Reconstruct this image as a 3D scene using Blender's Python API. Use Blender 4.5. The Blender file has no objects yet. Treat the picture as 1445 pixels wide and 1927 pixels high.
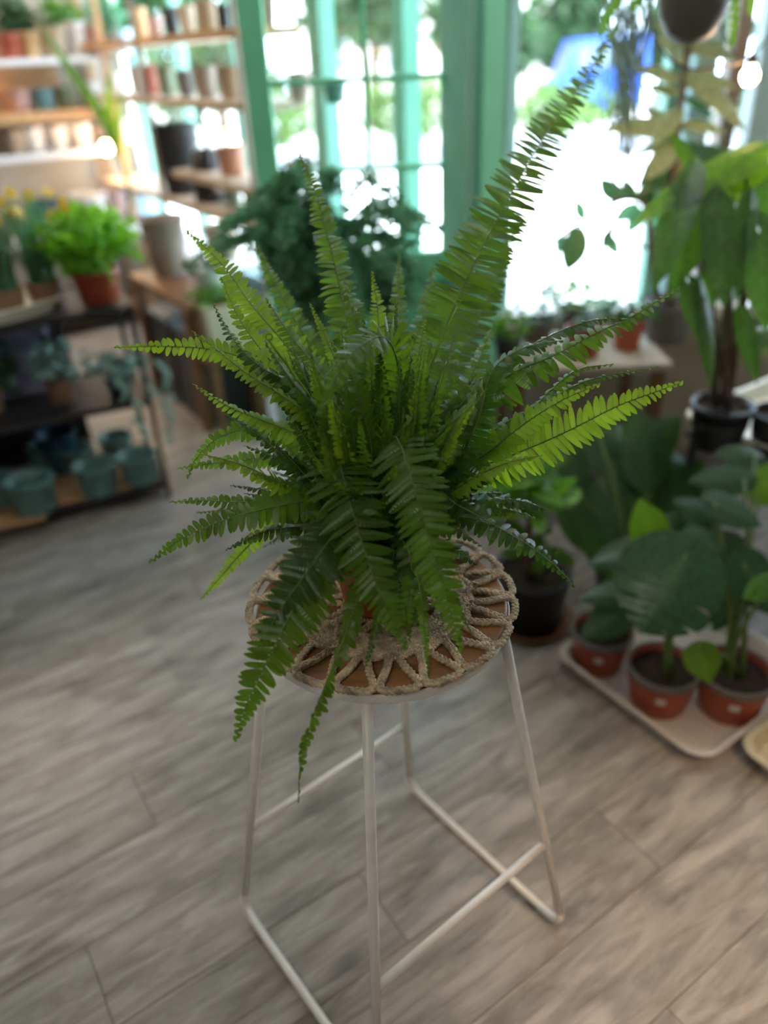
import bpy, math, random
from mathutils import Vector, Matrix, noise
R = random.Random(7)
PI = math.pi
SC = bpy.context.scene
COL = SC.collection
# ------------------------------------------------------------------ camera
W_, H_, FPX, CH = 1445.0, 1927.0, 1447.0, 1.45
_p, _r = math.radians(31), math.radians(-2.7)
FWD = Vector((0, math.cos(_p), -math.sin(_p)))
_rt = Vector((1, 0, 0)); _up = _rt.cross(FWD)
RGT = _rt*math.cos(_r) + _up*math.sin(_r)
UPV = -_rt*math.sin(_r) + _up*math.cos(_r)
CAMP = Vector((0, 0, CH))
cam = bpy.data.cameras.new('camera'); camo = bpy.data.objects.new('camera', cam); COL.objects.link(camo)
camo.matrix_world = Matrix.Translation(CAMP) @ Matrix((RGT, UPV, -FWD)).transposed().to_4x4()
cam.sensor_width = 36; cam.sensor_fit = 'AUTO'; cam.lens = FPX/H_*36
cam.clip_start = 0.05; cam.clip_end = 200
cam.dof.use_dof = True; cam.dof.focus_distance = 1.0; cam.dof.aperture_fstop = 1.35
SC.camera = camo
def at(px, py, depth=None, z=None, Y=None):
    """world point seen at a photo pixel, at a camera depth / a height / a distance"""
    d = RGT*((px-W_/2)/FPX) - UPV*((py-H_/2)/FPX) + FWD
    t = depth if depth is not None else ((z-CH)/d.z if z is not None else Y/d.y)
    return CAMP + d*t
# ------------------------------------------------------------------ light
SC.view_settings.view_transform = 'Standard'; SC.view_settings.look = 'None'
SC.view_settings.gamma = 1; SC.view_settings.use_curve_mapping = False
SC.view_settings.exposure = 0.18
w = bpy.data.worlds.new('sky'); SC.world = w; w.use_nodes = True
nt = w.node_tree; nt.nodes.clear()
bg = nt.nodes.new('ShaderNodeBackground'); ou = nt.nodes.new('ShaderNodeOutputWorld')
bg.inputs[0].default_value = (0.62, 0.78, 1.0, 1); bg.inputs[1].default_value = 13.0
nt.links.new(bg.outputs[0], ou.inputs[0])
sl = bpy.data.lights.new('sun', 'SUN'); sl.energy = 10; sl.angle = 0.01; sl.color = (1, .94, .84)
so = bpy.data.objects.new('sun', sl); COL.objects.link(so)
so.rotation_euler = Vector((-0.35, 0.45, -0.9)).to_track_quat('-Z', 'Y').to_euler()
def area(loc, target, sx, sy, power, col):
    l = bpy.data.lights.new('fill_light', 'AREA'); l.shape = 'RECTANGLE'; l.size = sx; l.size_y = sy
    l.energy = power; l.color = col
    o = bpy.data.objects.new('fill_light', l); COL.objects.link(o); o.location = loc
    o.rotation_euler = (Vector(target)-Vector(loc)).to_track_quat('-Z', 'Y').to_euler()
area((-0.9, -0.9, 2.8), (-0.5, 0.9, 0.7), 1.0, 1.0, 17, (1, .92, .82))  # added front fill for the camera side of the fern
area((.35, 1.9, 2.85), (.35, 2.9, 1.2), .6, .4, 9, (.95, .98, 1))  # added fill aimed at the mint door and jamb
area((-2.3, 3.6, 2.7), (-2.0, 4.2, 0.8), 1.2, .6, 26, (1, .78, .55))  # warm fill above the left shelves, source unseen
sp = bpy.data.lights.new('ceiling_spot', 'SPOT'); sp.energy = 200; sp.color = (1, .62, .32); sp.spot_size = math.radians(30); sp.spot_blend = .9; sp.shadow_soft_size = .08
spo = bpy.data.objects.new('ceiling_spot', sp); COL.objects.link(spo); spo.location = (1.3, -.5, 2.8)
spo.rotation_euler = (Vector((.70, .58, 0))-spo.location).to_track_quat('-Z', 'Y').to_euler()
# ------------------------------------------------------------------ materials
def sset(b, k, v):
    if k in b.inputs: b.inputs[k].default_value = v
def mat(name, col, rough=.5, metal=0, noise_amt=.12, nscale=8, bump=0.0, bscale=40, trans=0, tcol=None, rnd=0.0, emit=None, spec=None, stretch=None, coat=0):
    m = bpy.data.materials.new(name); m.use_nodes = True; t = m.node_tree; N = t.nodes; L = t.links
    b = N['Principled BSDF']; out = N['Material Output']
    b.inputs['Roughness'].default_value = rough; b.inputs['Metallic'].default_value = metal
    if spec is not None: sset(b, 'Specular IOR Level', spec)
    if coat: sset(b, 'Coat Weight', coat)
    tc = N.new('ShaderNodeTexCoord'); mp = N.new('ShaderNodeMapping'); L.new(tc.outputs['Object'], mp.inputs[0])
    if stretch: mp.inputs['Scale'].default_value = stretch
    no = N.new('ShaderNodeTexNoise'); no.inputs['Scale'].default_value = nscale; no.inputs['Detail'].default_value = 5
    L.new(mp.outputs[0], no.inputs['Vector'])
    mr = N.new('ShaderNodeMapRange'); mr.inputs[1].default_value = .3; mr.inputs[2].default_value = .7
    mr.inputs[3].default_value = 1-noise_amt; mr.inputs[4].default_value = 1+noise_amt
    L.new(no.outputs[0], mr.inputs[0])
    mx = N.new('ShaderNodeMix'); mx.data_type = 'RGBA'; mx.blend_type = 'MULTIPLY'; mx.inputs[0].default_value = 1
    mx.inputs[6].default_value = (*col, 1); L.new(mr.outputs[0], mx.inputs[7])
    cout = mx.outputs[2]
    if rnd:
        oi = N.new('ShaderNodeObjectInfo'); hs = N.new('ShaderNodeHueSaturation')
        m1 = N.new('ShaderNodeMapRange'); m1.inputs[3].default_value = 1-rnd; m1.inputs[4].default_value = 1+rnd
        L.new(oi.outputs['Random'], m1.inputs[0]); L.new(m1.outputs[0], hs.inputs['Value']); L.new(cout, hs.inputs['Color']); cout = hs.outputs[0]
    L.new(cout, b.inputs['Base Color'])
    if bump:
        n2 = N.new('ShaderNodeTexNoise'); n2.inputs['Scale'].default_value = bscale; L.new(mp.outputs[0], n2.inputs['Vector'])
        bp = N.new('ShaderNodeBump'); bp.inputs['Strength'].default_value = bump; bp.inputs['Distance'].default_value = .01
        L.new(n2.outputs[0], bp.inputs['Height']); L.new(bp.outputs[0], b.inputs['Normal'])
    if emit:
        sset(b, 'Emission Color', (*emit[0], 1)); sset(b, 'Emission Strength', emit[1])
    if trans:
        tr = N.new('ShaderNodeBsdfTranslucent'); ms = N.new('ShaderNodeMixShader'); ms.inputs[0].default_value = trans
        if tcol:
            m2 = N.new('ShaderNodeMix'); m2.data_type = 'RGBA'; m2.blend_type = 'MULTIPLY'; m2.inputs[0].default_value = 1
            m2.inputs[6].default_value = (*tcol, 1); L.new(mr.outputs[0], m2.inputs[7]); L.new(m2.outputs[2], tr.inputs[0])
        else: L.new(cout, tr.inputs[0])
        L.new(b.outputs[0], ms.inputs[1]); L.new(tr.outputs[0], ms.inputs[2]); L.new(ms.outputs[0], out.inputs[0])
    return m
def fern_mat(name, col, tcol, trans=.45, rough=.38):
    """leaf material with a paler midrib and side veins in the leaflet's UV"""
    m = mat(name, col, rough, noise_amt=.25, nscale=14, trans=trans, tcol=tcol, spec=.5)
    t = m.node_tree; N = t.nodes; L = t.links; b = N['Principled BSDF']
    uv = N.new('ShaderNodeUVMap'); sp = N.new('ShaderNodeSeparateXYZ'); L.new(uv.outputs[0], sp.inputs[0])
    a = N.new('ShaderNodeMath'); a.operation = 'SUBTRACT'; a.inputs[1].default_value = .5; L.new(sp.outputs[0], a.inputs[0])
    c = N.new('ShaderNodeMath'); c.operation = 'ABSOLUTE'; L.new(a.outputs[0], c.inputs[0])
    r = N.new('ShaderNodeMapRange'); r.inputs[1].default_value = .02; r.inputs[2].default_value = .10; r.inputs[3].default_value = .45; r.inputs[4].default_value = 0
    L.new(c.outputs[0], r.inputs[0])
    src = b.inputs['Base Color'].links[0].from_socket
    mx = N.new('ShaderNodeMix'); mx.data_type = 'RGBA'; L.new(r.outputs[0], mx.inputs[0]); L.new(src, mx.inputs[6])
    mx.inputs[7].default_value = (min(1, col[0]*2.6+.02), min(1, col[1]*1.9+.02), col[2]*2+.01, 1)
    L.new(mx.outputs[2], b.inputs['Base Color'])
    wv = N.new('ShaderNodeMath'); wv.operation = 'MULTIPLY'; wv.inputs[1].default_value = 60
    L.new(sp.outputs[1], wv.inputs[0]); sn = N.new('ShaderNodeMath'); sn.operation = 'SINE'; L.new(wv.outputs[0], sn.inputs[0])
    bp = N.new('ShaderNodeBump'); bp.inputs['Strength'].default_value = .18; bp.inputs['Distance'].default_value = .001
    L.new(sn.outputs[0], bp.inputs['Height']); L.new(bp.outputs[0], b.inputs['Normal'])
    return m
def glass(name, tint=(1, 1, 1)):
    m = bpy.data.materials.new(name); m.use_nodes = True; t = m.node_tree; t.nodes.clear()
    o = t.nodes.new('ShaderNodeOutputMaterial'); mx = t.nodes.new('ShaderNodeMixShader'); f = t.nodes.new('ShaderNodeMath'); f.operation = 'MULTIPLY'; f.inputs[1].default_value = .22; lw = t.nodes.new('ShaderNodeLayerWeight'); lw.inputs[0].default_value = .25; t.links.new(lw.outputs['Facing'], f.inputs[0])
    a = t.nodes.new('ShaderNodeBsdfTransparent'); a.inputs[0].default_value = (*tint, 1); g = t.nodes.new('ShaderNodeBsdfGlossy'); g.inputs['Roughness'].default_value = .02
    t.links.new(f.outputs[0], mx.inputs[0]); t.links.new(a.outputs[0], mx.inputs[1]); t.links.new(g.outputs[0], mx.inputs[2]); t.links.new(mx.outputs[0], o.inputs[0])
    return m
def plank_mat():
    m = bpy.data.materials.new('grey_oak_plank'); m.use_nodes = True; t = m.node_tree; N = t.nodes; L = t.links; b = N['Principled BSDF']
    tc = N.new('ShaderNodeTexCoord'); oi = N.new('ShaderNodeObjectInfo')
    add = N.new('ShaderNodeVectorMath'); add.operation = 'ADD'
    sc = N.new('ShaderNodeVectorMath'); sc.operation = 'SCALE'; sc.inputs[3].default_value = 37
    cb = N.new('ShaderNodeCombineXYZ'); L.new(oi.outputs['Random'], cb.inputs[0]); L.new(oi.outputs['Random'], cb.inputs[1])
    L.new(cb.outputs[0], sc.inputs[0]); L.new(tc.outputs['Object'], add.inputs[0]); L.new(sc.outputs[0], add.inputs[1])
    mp = N.new('ShaderNodeMapping'); mp.inputs['Scale'].default_value = (1.3, 9, 1); L.new(add.outputs[0], mp.inputs[0])
    n1 = N.new('ShaderNodeTexNoise'); n1.inputs['Scale'].default_value = 3.1; n1.inputs['Detail'].default_value = 8; n1.inputs['Roughness'].default_value = .68; n1.inputs['Distortion'].default_value = .6
    L.new(mp.outputs[0], n1.inputs['Vector'])
    mp2 = N.new('ShaderNodeMapping'); mp2.inputs['Scale'].default_value = (2.2, 5, 1); L.new(add.outputs[0], mp2.inputs[0])
    n2 = N.new('ShaderNodeTexNoise'); n2.inputs['Scale'].default_value = 3.0; n2.inputs['Detail'].default_value = 4; L.new(mp2.outputs[0], n2.inputs['Vector'])
    cr = N.new('ShaderNodeValToRGB'); e = cr.color_ramp.elements
    e[0].position = .28; e[0].color = (.165, .142, .127, 1); e[1].position = .72; e[1].color = (.53, .49, .455, 1)
    e2 = cr.color_ramp.elements.new(.45); e2.color = (.30, .267, .242, 1)
    e3 = cr.color_ramp.elements.new(.56); e3.color = (.405, .368, .336, 1)
    L.new(n1.outputs[0], cr.inputs[0])
    dk = N.new('ShaderNodeMapRange'); dk.inputs[1].default_value = .32; dk.inputs[2].default_value = .48; dk.inputs[3].default_value = .66; dk.inputs[4].default_value = 1
    L.new(n2.outputs[0], dk.inputs[0])
    mx = N.new('ShaderNodeMix'); mx.data_type = 'RGBA'; mx.blend_type = 'MULTIPLY'; mx.inputs[0].default_value = 1
    L.new(cr.outputs[0], mx.inputs[6]); L.new(dk.outputs[0], mx.inputs[7])
    hs = N.new('ShaderNodeHueSaturation'); m1 = N.new('ShaderNodeMapRange'); m1.inputs[3].default_value = .88; m1.inputs[4].default_value = 1.10
    L.new(oi.outputs['Random'], m1.inputs[0]); L.new(m1.outputs[0], hs.inputs['Value']); L.new(mx.outputs[2], hs.inputs['Color']); L.new(hs.outputs[0], b.inputs['Base Color'])
    rr = N.new('ShaderNodeMapRange'); rr.inputs[3].default_value = .26; rr.inputs[4].default_value = .44; L.new(n1.outputs[0], rr.inputs[0]); L.new(rr.outputs[0], b.inputs['Roughness'])
    bp = N.new('ShaderNodeBump'); bp.inputs['Strength'].default_value = .25; bp.inputs['Distance'].default_value = .003
    L.new(n1.outputs[0], bp.inputs['Height']); L.new(bp.outputs[0], b.inputs['Normal'])
    return m
M = {}
M['plank'] = plank_mat()
M['joint'] = mat('grey_joint', (.13, .11, .10), .7)
M['wall'] = mat('cream_wall', (.50, .42, .32), .8, noise_amt=.04)
M['beige_wall'] = mat('beige_panel', (.42, .37, .29), .7, noise_amt=.05)
M['brown_wall'] = mat('dark_tan_wall', (.22, .16, .11), .8, noise_amt=.05)
M['ceiling'] = mat('ceiling_paint', (.8, .78, .74), .9, noise_amt=.03)
M['mint'] = mat('mint_paint', (.19, .66, .37), .6, noise_amt=.05, bump=.05)
M['mint_lit'] = mat('lit_mint_paint', (.32, .88, .60), .6, noise_amt=.05)  # mint with the window light on the reveal put into the colour
M['teal'] = mat('pale_teal_paint', (.27, .55, .45), .65, noise_amt=.05)
M['blue_paint'] = mat('pale_blue_paint', (.45, .66, .72), .5, noise_amt=.05)
M['glass'] = glass('window_glass', (.97, .99, .98))
M['white_metal'] = mat('white_powder_coat', (.93, .90, .84), .35, noise_amt=.05, nscale=30, bump=.03)
M['seat'] = mat('stained_seat_wood', (.36, .17, .07), .42, noise_amt=.3, nscale=6, stretch=(1, 9, 1), bump=.1)
M['straw'] = mat('braided_seagrass', (.56, .43, .28), .5, noise_amt=.5, nscale=55, bump=.4, bscale=240, rnd=.08)
M['terracotta'] = mat('terracotta_plastic', (.50, .115, .045), .45, noise_amt=.08)
M['terra_dark'] = mat('brick_red_plastic', (.36, .07, .03), .4, noise_amt=.1)
M['rim_grey'] = mat('grey_plastic_rim', (.16, .14, .13), .4)
M['soil'] = mat('potting_soil', (.035, .022, .014), .95, noise_amt=.5, nscale=60, bump=1, bscale=120)
M['black'] = mat('black_metal', (.02, .02, .022), .45, noise_amt=.1)
M['black_pot'] = mat('black_plastic', (.018, .02, .024), .4)
M['white'] = mat('white_glaze', (.74, .72, .69), .35, noise_amt=.03)
M['tray'] = mat('cream_plastic_tray', (.82, .78, .64), .4, noise_amt=.06)
M['tray_pink'] = mat('pale_plastic_tray', (.60, .54, .49), .4, noise_amt=.05)
M['tray_yel'] = mat('yellowed_plastic_tray', (.62, .55, .36), .4, noise_amt=.05)
M['teal_pot'] = mat('grey_teal_glaze', (.13, .27, .25), .42, noise_amt=.07)
M['navy_pot'] = mat('dark_blue_glaze', (.03, .08, .13), .4)
M['wood'] = mat('pine_board', (.52, .30, .14), .5, noise_amt=.2, nscale=5, stretch=(1, 8, 8))
M['wood_warm'] = mat('honey_board', (.60, .36, .17), .5, noise_amt=.2, nscale=5, stretch=(1, 8, 8))
M['wood_brown'] = mat('brown_wood', (.20, .095, .045), .5, noise_amt=.2, nscale=5, stretch=(1, 8, 8))
M['rail_white'] = mat('white_shelf', (.74, .74, .76), .5, noise_amt=.03)
M['brown_pot'] = mat('brown_plastic', (.27, .15, .09), .5)
M['tan'] = mat('tan_ceramic', (.48, .37, .26), .6)
M['taupe'] = mat('taupe_ceramic', (.33, .26, .21), .6)
M['pink'] = mat('pink_ceramic', (.55, .34, .30), .5)
M['salmon'] = mat('salmon_ceramic', (.58, .27, .18), .5)
M['sage'] = mat('sage_ceramic', (.22, .27, .17), .6)
M['aqua'] = mat('aqua_glaze', (.15, .33, .36), .4)
M['slate'] = mat('slate_ceramic', (.10, .14, .16), .5)
M['lightblue'] = mat('pale_blue_plastic', (.42, .58, .68), .4)
M['grey_pot'] = mat('warm_grey_pot', (.13, .115, .105), .55)
M['lilac'] = mat('lilac_grey_fabric', (.24, .23, .33), .7, noise_amt=.3, nscale=14)
M['mesh_grey'] = mat('blue_grey_fabric', (.16, .22, .23), .8, noise_amt=.15, nscale=90)
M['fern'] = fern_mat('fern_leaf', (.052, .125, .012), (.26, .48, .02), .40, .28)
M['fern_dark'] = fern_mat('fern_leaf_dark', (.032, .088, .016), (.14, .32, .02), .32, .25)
M['fern_young_backlit'] = fern_mat('fern_leaf_young_backlit', (.14, .28, .02), (.48, .70, .03), .52)  # young yellow-green; also paints the backlit brightness of right-hand fronds
M['rachis'] = mat('fern_stalk', (.16, .22, .05), .5, trans=.2)
M['rachis_dark'] = mat('fern_stalk_dark', (.06, .07, .02), .5)
M['monstera'] = fern_mat('monstera_leaf', (.045, .11, .05), (.08, .18, .03), .2, .27)
M['philo'] = fern_mat('philodendron_leaf', (.026, .075, .028), (.16, .36, .02), .35, .36)
M['philo_bright'] = fern_mat('philodendron_leaf_bright', (.09, .21, .02), (.32, .55, .02), .5, .4)
M['leaf_green'] = mat('green_leaf', (.07, .20, .03), .45, trans=.4, tcol=(.25, .5, .04), noise_amt=.35, nscale=9)
M['leaf_bright'] = mat('bright_green_leaf', (.16, .42, .03), .45, trans=.45, tcol=(.35, .72, .04), noise_amt=.3, nscale=9)
M['leaf_dark'] = mat('dark_green_leaf', (.03, .09, .035), .4, trans=.25, tcol=(.1, .25, .05), noise_amt=.3, nscale=9)
M['leaf_silver'] = mat('silver_green_leaf', (.21, .35, .29), .4, trans=.2, noise_amt=.4, nscale=12)
M['leaf_blue'] = mat('blue_green_leaf', (.12, .32, .17), .5, trans=.35, tcol=(.15, .42, .2), noise_amt=.3, nscale=9)
M['leaf_cream'] = mat('cream_variegated_leaf', (.27, .31, .13), .5, trans=.08, noise_amt=.4, nscale=20)
M['leaf_greygreen'] = mat('grey_green_stem', (.20, .27, .17), .55, trans=.25, noise_amt=.2)
M['yellow'] = mat('daffodil_petal', (.80, .55, .06), .5, trans=.3)
M['stem'] = mat('green_stem', (.13, .20, .05), .5)
M['bark'] = mat('brown_bark', (.13, .085, .055), .8, noise_amt=.3, nscale=30, bump=.5)
M['wire'] = mat('dark_wire', (.05, .045, .04), .5)
M['bulb'] = mat('lit_bulb', (1, .8, .5), .3, emit=((1, .62, .28), 60))
M['pave'] = mat('pale_paving', (.78, .74, .68), .9, noise_amt=.08, nscale=2)
M['road'] = mat('asphalt', (.20, .20, .22), .9, noise_amt=.1)
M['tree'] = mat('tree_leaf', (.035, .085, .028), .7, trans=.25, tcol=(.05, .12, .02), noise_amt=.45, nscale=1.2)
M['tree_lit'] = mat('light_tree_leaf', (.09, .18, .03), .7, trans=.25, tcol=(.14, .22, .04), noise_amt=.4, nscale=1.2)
M['facade'] = mat('white_facade', (.80, .76, .70), .8)
M['blue_van'] = mat('blue_vehicle_paint', (.01, .07, .42), .3)
M['kraft'] = mat('kraft_card', (.42, .30, .20), .8)
M['label_white'] = mat('white_label', (.7, .66, .62), .6)
# ------------------------------------------------------------------ helpers
def tag(o, label=None, cat=None, group=None, kind=None):
    if label: o['label'] = label
    if cat: o['category'] = cat
    if group: o['group'] = group
    if kind: o['kind'] = kind
    return o
def thing(name, label, cat, loc=(0, 0, 0), rz=0, group=None):
    o = bpy.data.objects.new(name, None); COL.objects.link(o); o.location = loc; o.rotation_euler = (0, 0, rz)
    o.empty_display_size = .05
    return tag(o, label, cat, group)
def link(name, me, parent=None, mtx=None):
    o = bpy.data.objects.new(name, me); COL.objects.link(o)
    if parent: o.parent = parent
    if mtx is not None: o.matrix_basis = mtx
    return o
class MB:
    def __init__(s): s.v = []; s.f = []; s.uv = []; s.hasuv = False
    def add(s, v, f, uv=None):
        n = len(s.v); s.v += [tuple(x) for x in v]; s.f += [tuple(i+n for i in q) for q in f]
        if uv: s.hasuv = True; s.uv += uv
        else: s.uv += [(0, 0)]*len(v)
        return s
    def box(s, c, d, rz=0, rx=0):
        m = Matrix.Rotation(rz, 3, 'Z') @ Matrix.Rotation(rx, 3, 'X')
        v = [Vector(c) + m @ Vector((x*d[0]/2, y*d[1]/2, z*d[2]/2)) for x in (-1, 1) for y in (-1, 1) for z in (-1, 1)]
        return s.add(v, [(0, 1, 3, 2), (4, 6, 7, 5), (0, 4, 5, 1), (2, 3, 7, 6), (0, 2, 6, 4), (1, 5, 7, 3)])
    def tube(s, pts, r, n=8, caps=True):
        pts = [Vector(p) for p in pts]; rs = r if isinstance(r, (list, tuple)) else [r]*len(pts)
        vs = []; fs = []; up = None
        for i, p in enumerate(pts):
            t = (pts[min(i+1, len(pts)-1)] - pts[max(i-1, 0)])
            if t.length < 1e-9: t = Vector((0, 0, 1))
            t.normalize()
            if up is None:
                up = Vector((0, 0, 1)) if abs(t.z) < .9 else Vector((1, 0, 0))
            a = (up - t*up.dot(t)).normalized(); up = a; b = t.cross(a)
            for k in range(n):
                th = 2*PI*k/n; vs.append(p + (a*math.cos(th)+b*math.sin(th))*rs[i])
        for i in range(len(pts)-1):
            for k in range(n):
                fs.append((i*n+k, i*n+(k+1) % n, (i+1)*n+(k+1) % n, (i+1)*n+k))
        if caps: fs.append(tuple(range(n-1, -1, -1))); fs.append(tuple((len(pts)-1)*n+k for k in range(n)))
        return s.add(vs, fs)
    def lathe(s, prof, n=32, c=(0, 0, 0), m=None):
        vs = []; fs = []; c = Vector(c)
        for (r, z) in prof:
            for k in range(n):
                a = 2*PI*k/n; p = Vector((r*math.cos(a), r*math.sin(a), z))
                vs.append(c + (m @ p if m else p))
        for i in range(len(prof)-1):
            for k in range(n): fs.append((i*n+k, i*n+(k+1) % n, (i+1)*n+(k+1) % n, (i+1)*n+k))
        return s.add(vs, fs)
    def mesh(s, name, m, smooth=True):
        me = bpy.data.meshes.new(name); me.from_pydata(s.v, [], s.f)
        if s.hasuv:
            ul = me.uv_layers.new(name='UVMap'); idx = [0]*len(me.loops); me.loops.foreach_get('vertex_index', idx)
            flat = []
            for i in idx: flat += s.uv[i]
            ul.data.foreach_set('uv', flat)
        me.materials.append(m)
        if smooth: me.polygons.foreach_set('use_smooth', [True]*len(me.polygons))
        me.update(); return me
    def build(s, name, m, parent=None, mtx=None, smooth=True):
        return link(name, s.mesh(name, m, smooth), parent, mtx)
def bev(o, wd=.004, seg=2):
    b = o.modifiers.new('bevel', 'BEVEL'); b.width = wd; b.segments = seg; b.limit_method = 'ANGLE'; return o
def catmull(P, n):
    P = [Vector(p) for p in P]
    if len(P) == 2: return [P[0].lerp(P[1], i/n) for i in range(n+1)]
    Q = [P[0]*2-P[1]] + P + [P[-1]*2-P[-2]]; out = []
    seg = len(P)-1
    for i in range(n+1):
        u = i/n*seg; k = min(int(u), seg-1); t = u-k; a, b, c, d = Q[k:k+4]
        out.append(.5*((2*b)+(c-a)*t+(2*a-5*b+4*c-d)*t*t+(3*b-3*c+d-a)*t**3))
    return out
def frame(o, y, n):
    """matrix whose local Y runs along y and whose Z is near n"""
    y = y.normalized(); x = y.cross(n)
    if x.length < 1e-6: x = y.cross(Vector((1, 0, .1)))
    x.normalize(); z = x.cross(y)
    m = Matrix((x, y, z)).transposed().to_4x4(); m.translation = o; return m
def slab(name, poly, z0, z1, m, parent=None):
    n = len(poly); mb = MB()
    mb.add([(x, y, z0) for x, y in poly]+[(x, y, z1) for x, y in poly],
           [tuple(range(n-1, -1, -1)), tuple(range(n, 2*n))]+[(i, (i+1) % n, n+(i+1) % n, n+i) for i in range(n)])
    return mb.build(name, m, parent, smooth=False)
def wallbox(mb, a, b, z0, z1, th, off=0):
    """vertical box between two floor points; thickness th, shifted off to the right of a->b"""
    a = Vector((a[0], a[1])); b = Vector((b[0], b[1])); d = b-a; ang = math.atan2(d.y, d.x); nrm = Vector((d.y, -d.x)).normalized()
    c = (a+b)/2 + nrm*off
    mb.box((c.x, c.y, (z0+z1)/2), (d.length, th, z1-z0), ang); return mb
# ------------------------------------------------------------------ room axes
TH = math.radians(33)
U = Vector((math.cos(TH), math.sin(TH))); V = Vector((-math.sin(TH), math.cos(TH)))
C0 = Vector((-1.45, 5.4))                      # far corner of the shop
J = C0 - V*3.22                                # door hinge post
def uv(s, t): p = C0 + U*s + V*t; return (p.x, p.y)
# ------------------------------------------------------------------ structure
A1 = C0 - U*4.2
room = [tuple(C0), tuple(A1), (-5.0, -2.5), (3.0, -2.5), (3.0, 2.78), (.45, 2.78), tuple(J)]
fl = slab('floor', [(C0.x, C0.y+.02), tuple(A1), (-5.0, -2.5), (3, -2.5), (3, 2.85), (.45, 2.85), tuple(J+U*.05)], -.05, -.004, M['joint']); tag(fl, kind='structure')
ce = slab('ceiling', [(p[0]*1.02, p[1]*1.02) for p in room], 2.9, 3.0, M['ceiling']); tag(ce, kind='structure')
PW, PL, G = .178, 1.22, .0006
uA, vA = C0.dot(U), C0.dot(V)
pm = {}
row = -9
for row in range(-2, 34):
    v1 = vA - row*PW; v0 = v1-PW
    if v1 > vA+.01 or v0 < -.9: continue
    off = (row*.415) % 1.0
    k = -5
    for k in range(-5, 5):
        a = (k+off)*PL; b = a+PL
        ctrs = [U*x+V*y for x in (a, b) for y in (v0, v1)]
        cm = U*((a+b)/2)+V*((v0+v1)/2)
        if cm.y < -.4 or abs(cm.x) > .75*max(cm.y, 0)+1.75: continue
        if b > uA:
            if max(p.y for p in ctrs) > 2.9:
                if a > uA-.12: continue
                b = uA-.02
        key = round(b-a, 3)
        if key not in pm:
            q = MB(); L_, W2 = (b-a)/2-G, PW/2-G; e = .0009
            q.add([(-L_, -W2, -.004), (L_, -W2, -.004), (L_, W2, -.004), (-L_, W2, -.004),
                   (-L_, -W2, -e), (L_, -W2, -e), (L_, W2, -e), (-L_, W2, -e),
                   (-L_+e, -W2+e, 0), (L_-e, -W2+e, 0), (L_-e, W2-e, 0), (-L_+e, W2-e, 0)],
                  [(0, 1, 5, 4), (1, 2, 6, 5), (2, 3, 7, 6), (3, 0, 4, 7), (4, 5, 9, 8), (5, 6, 10, 9), (6, 7, 11, 10), (7, 4, 8, 11), (8, 9, 10, 11)])
            pm[key] = q.mesh('plank', M['plank'], False)
        cm = U*((a+b)/2)+V*((v0+v1)/2)
        link('plank', pm[key], fl, Matrix.Translation((cm.x, cm.y, 0)) @ Matrix.Rotation(TH, 4, 'Z'))
def struct(name, mb, m, parent=None, smooth=False):
    o = mb.build(name, m, parent, smooth=smooth)
    if not parent: tag(o, kind='structure')
    return o
struct('wall_left', wallbox(MB(), A1, C0, 0, 2.9, .1, -.05), M['wall'])
struct('wall_side', wallbox(MB(), (-5, -2.5), A1, 0, 2.9, .1, -.05), M['beige_wall'])
struct('wall_rear', wallbox(MB(), (3, -2.5), (-5, -2.5), 0, 2.9, .1, -.05), M['brown_wall'])
struct('wall_right', wallbox(MB(), (3, 2.78), (3, -2.5), 0, 2.9, .1, -.05), M['brown_wall'])
# window wall from the far corner to the door post: sill wall, header, posts and panes
wA = struct('wall_back', wallbox(wallbox(MB(), C0, J, 0, .42, .12, -.06), C0, J, 2.45, 2.9, .12, -.06), M['blue_paint'])
posts = [0.05, .78, 1.5, 2.28, 2.84, 3.14]; pw = [.1, .05, .05, .10, .07, .13]
w1 = struct('window_1', wallbox(MB(), C0-V*.0, J, .42, .47, .16, -.06), M['blue_paint'])
for i, s in enumerate(posts):
    a = C0-V*(s-pw[i]/2); b = C0-V*(s+pw[i]/2)
    struct('window_post', wallbox(MB(), a, b, .42, 2.45, .07, -.06), M['teal'], w1)
for i in range(5):
    a = C0-V*(posts[i]+pw[i]/2); b = C0-V*(posts[i+1]-pw[i+1]/2)
    struct('window_pane', wallbox(MB(), a, b, .46, 2.45, .006, -.06), M['glass'], w1)
# window wall right of the door
struct('wall_front', wallbox(wallbox(MB(), (.46, 2.83), (3.0, 2.83), 0, .56, .10), (.46, 2.83), (3.0, 2.83), 2.45, 2.9, .10), M['beige_wall'])
w2 = struct('window_2', MB().box((1.73, 2.80, .585), (2.52, .14, .04)), M['tray'])
xs = [.47, 1.005, 1.09, 1.19, 1.30, 1.95, 2.6]; ws = [.04, .06, .065, .045, .08, .09, .09]
for x, q, m in zip(xs, ws, ('blue_paint', 'teal', 'blue_paint', 'taupe', 'blue_paint', 'blue_paint', 'blue_paint')): struct('window_post', MB().box((x, 2.83, 1.52), (q, .08, 1.86)), M[m], w2)
for a, b, qa, qb in zip(xs, xs[1:], ws, ws[1:]):
    struct('window_pane', MB().box(((a+b)/2, 2.83, 1.52), (b-a-(qa+qb)/2, .006, 1.86)), M['glass'], w2)
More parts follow.
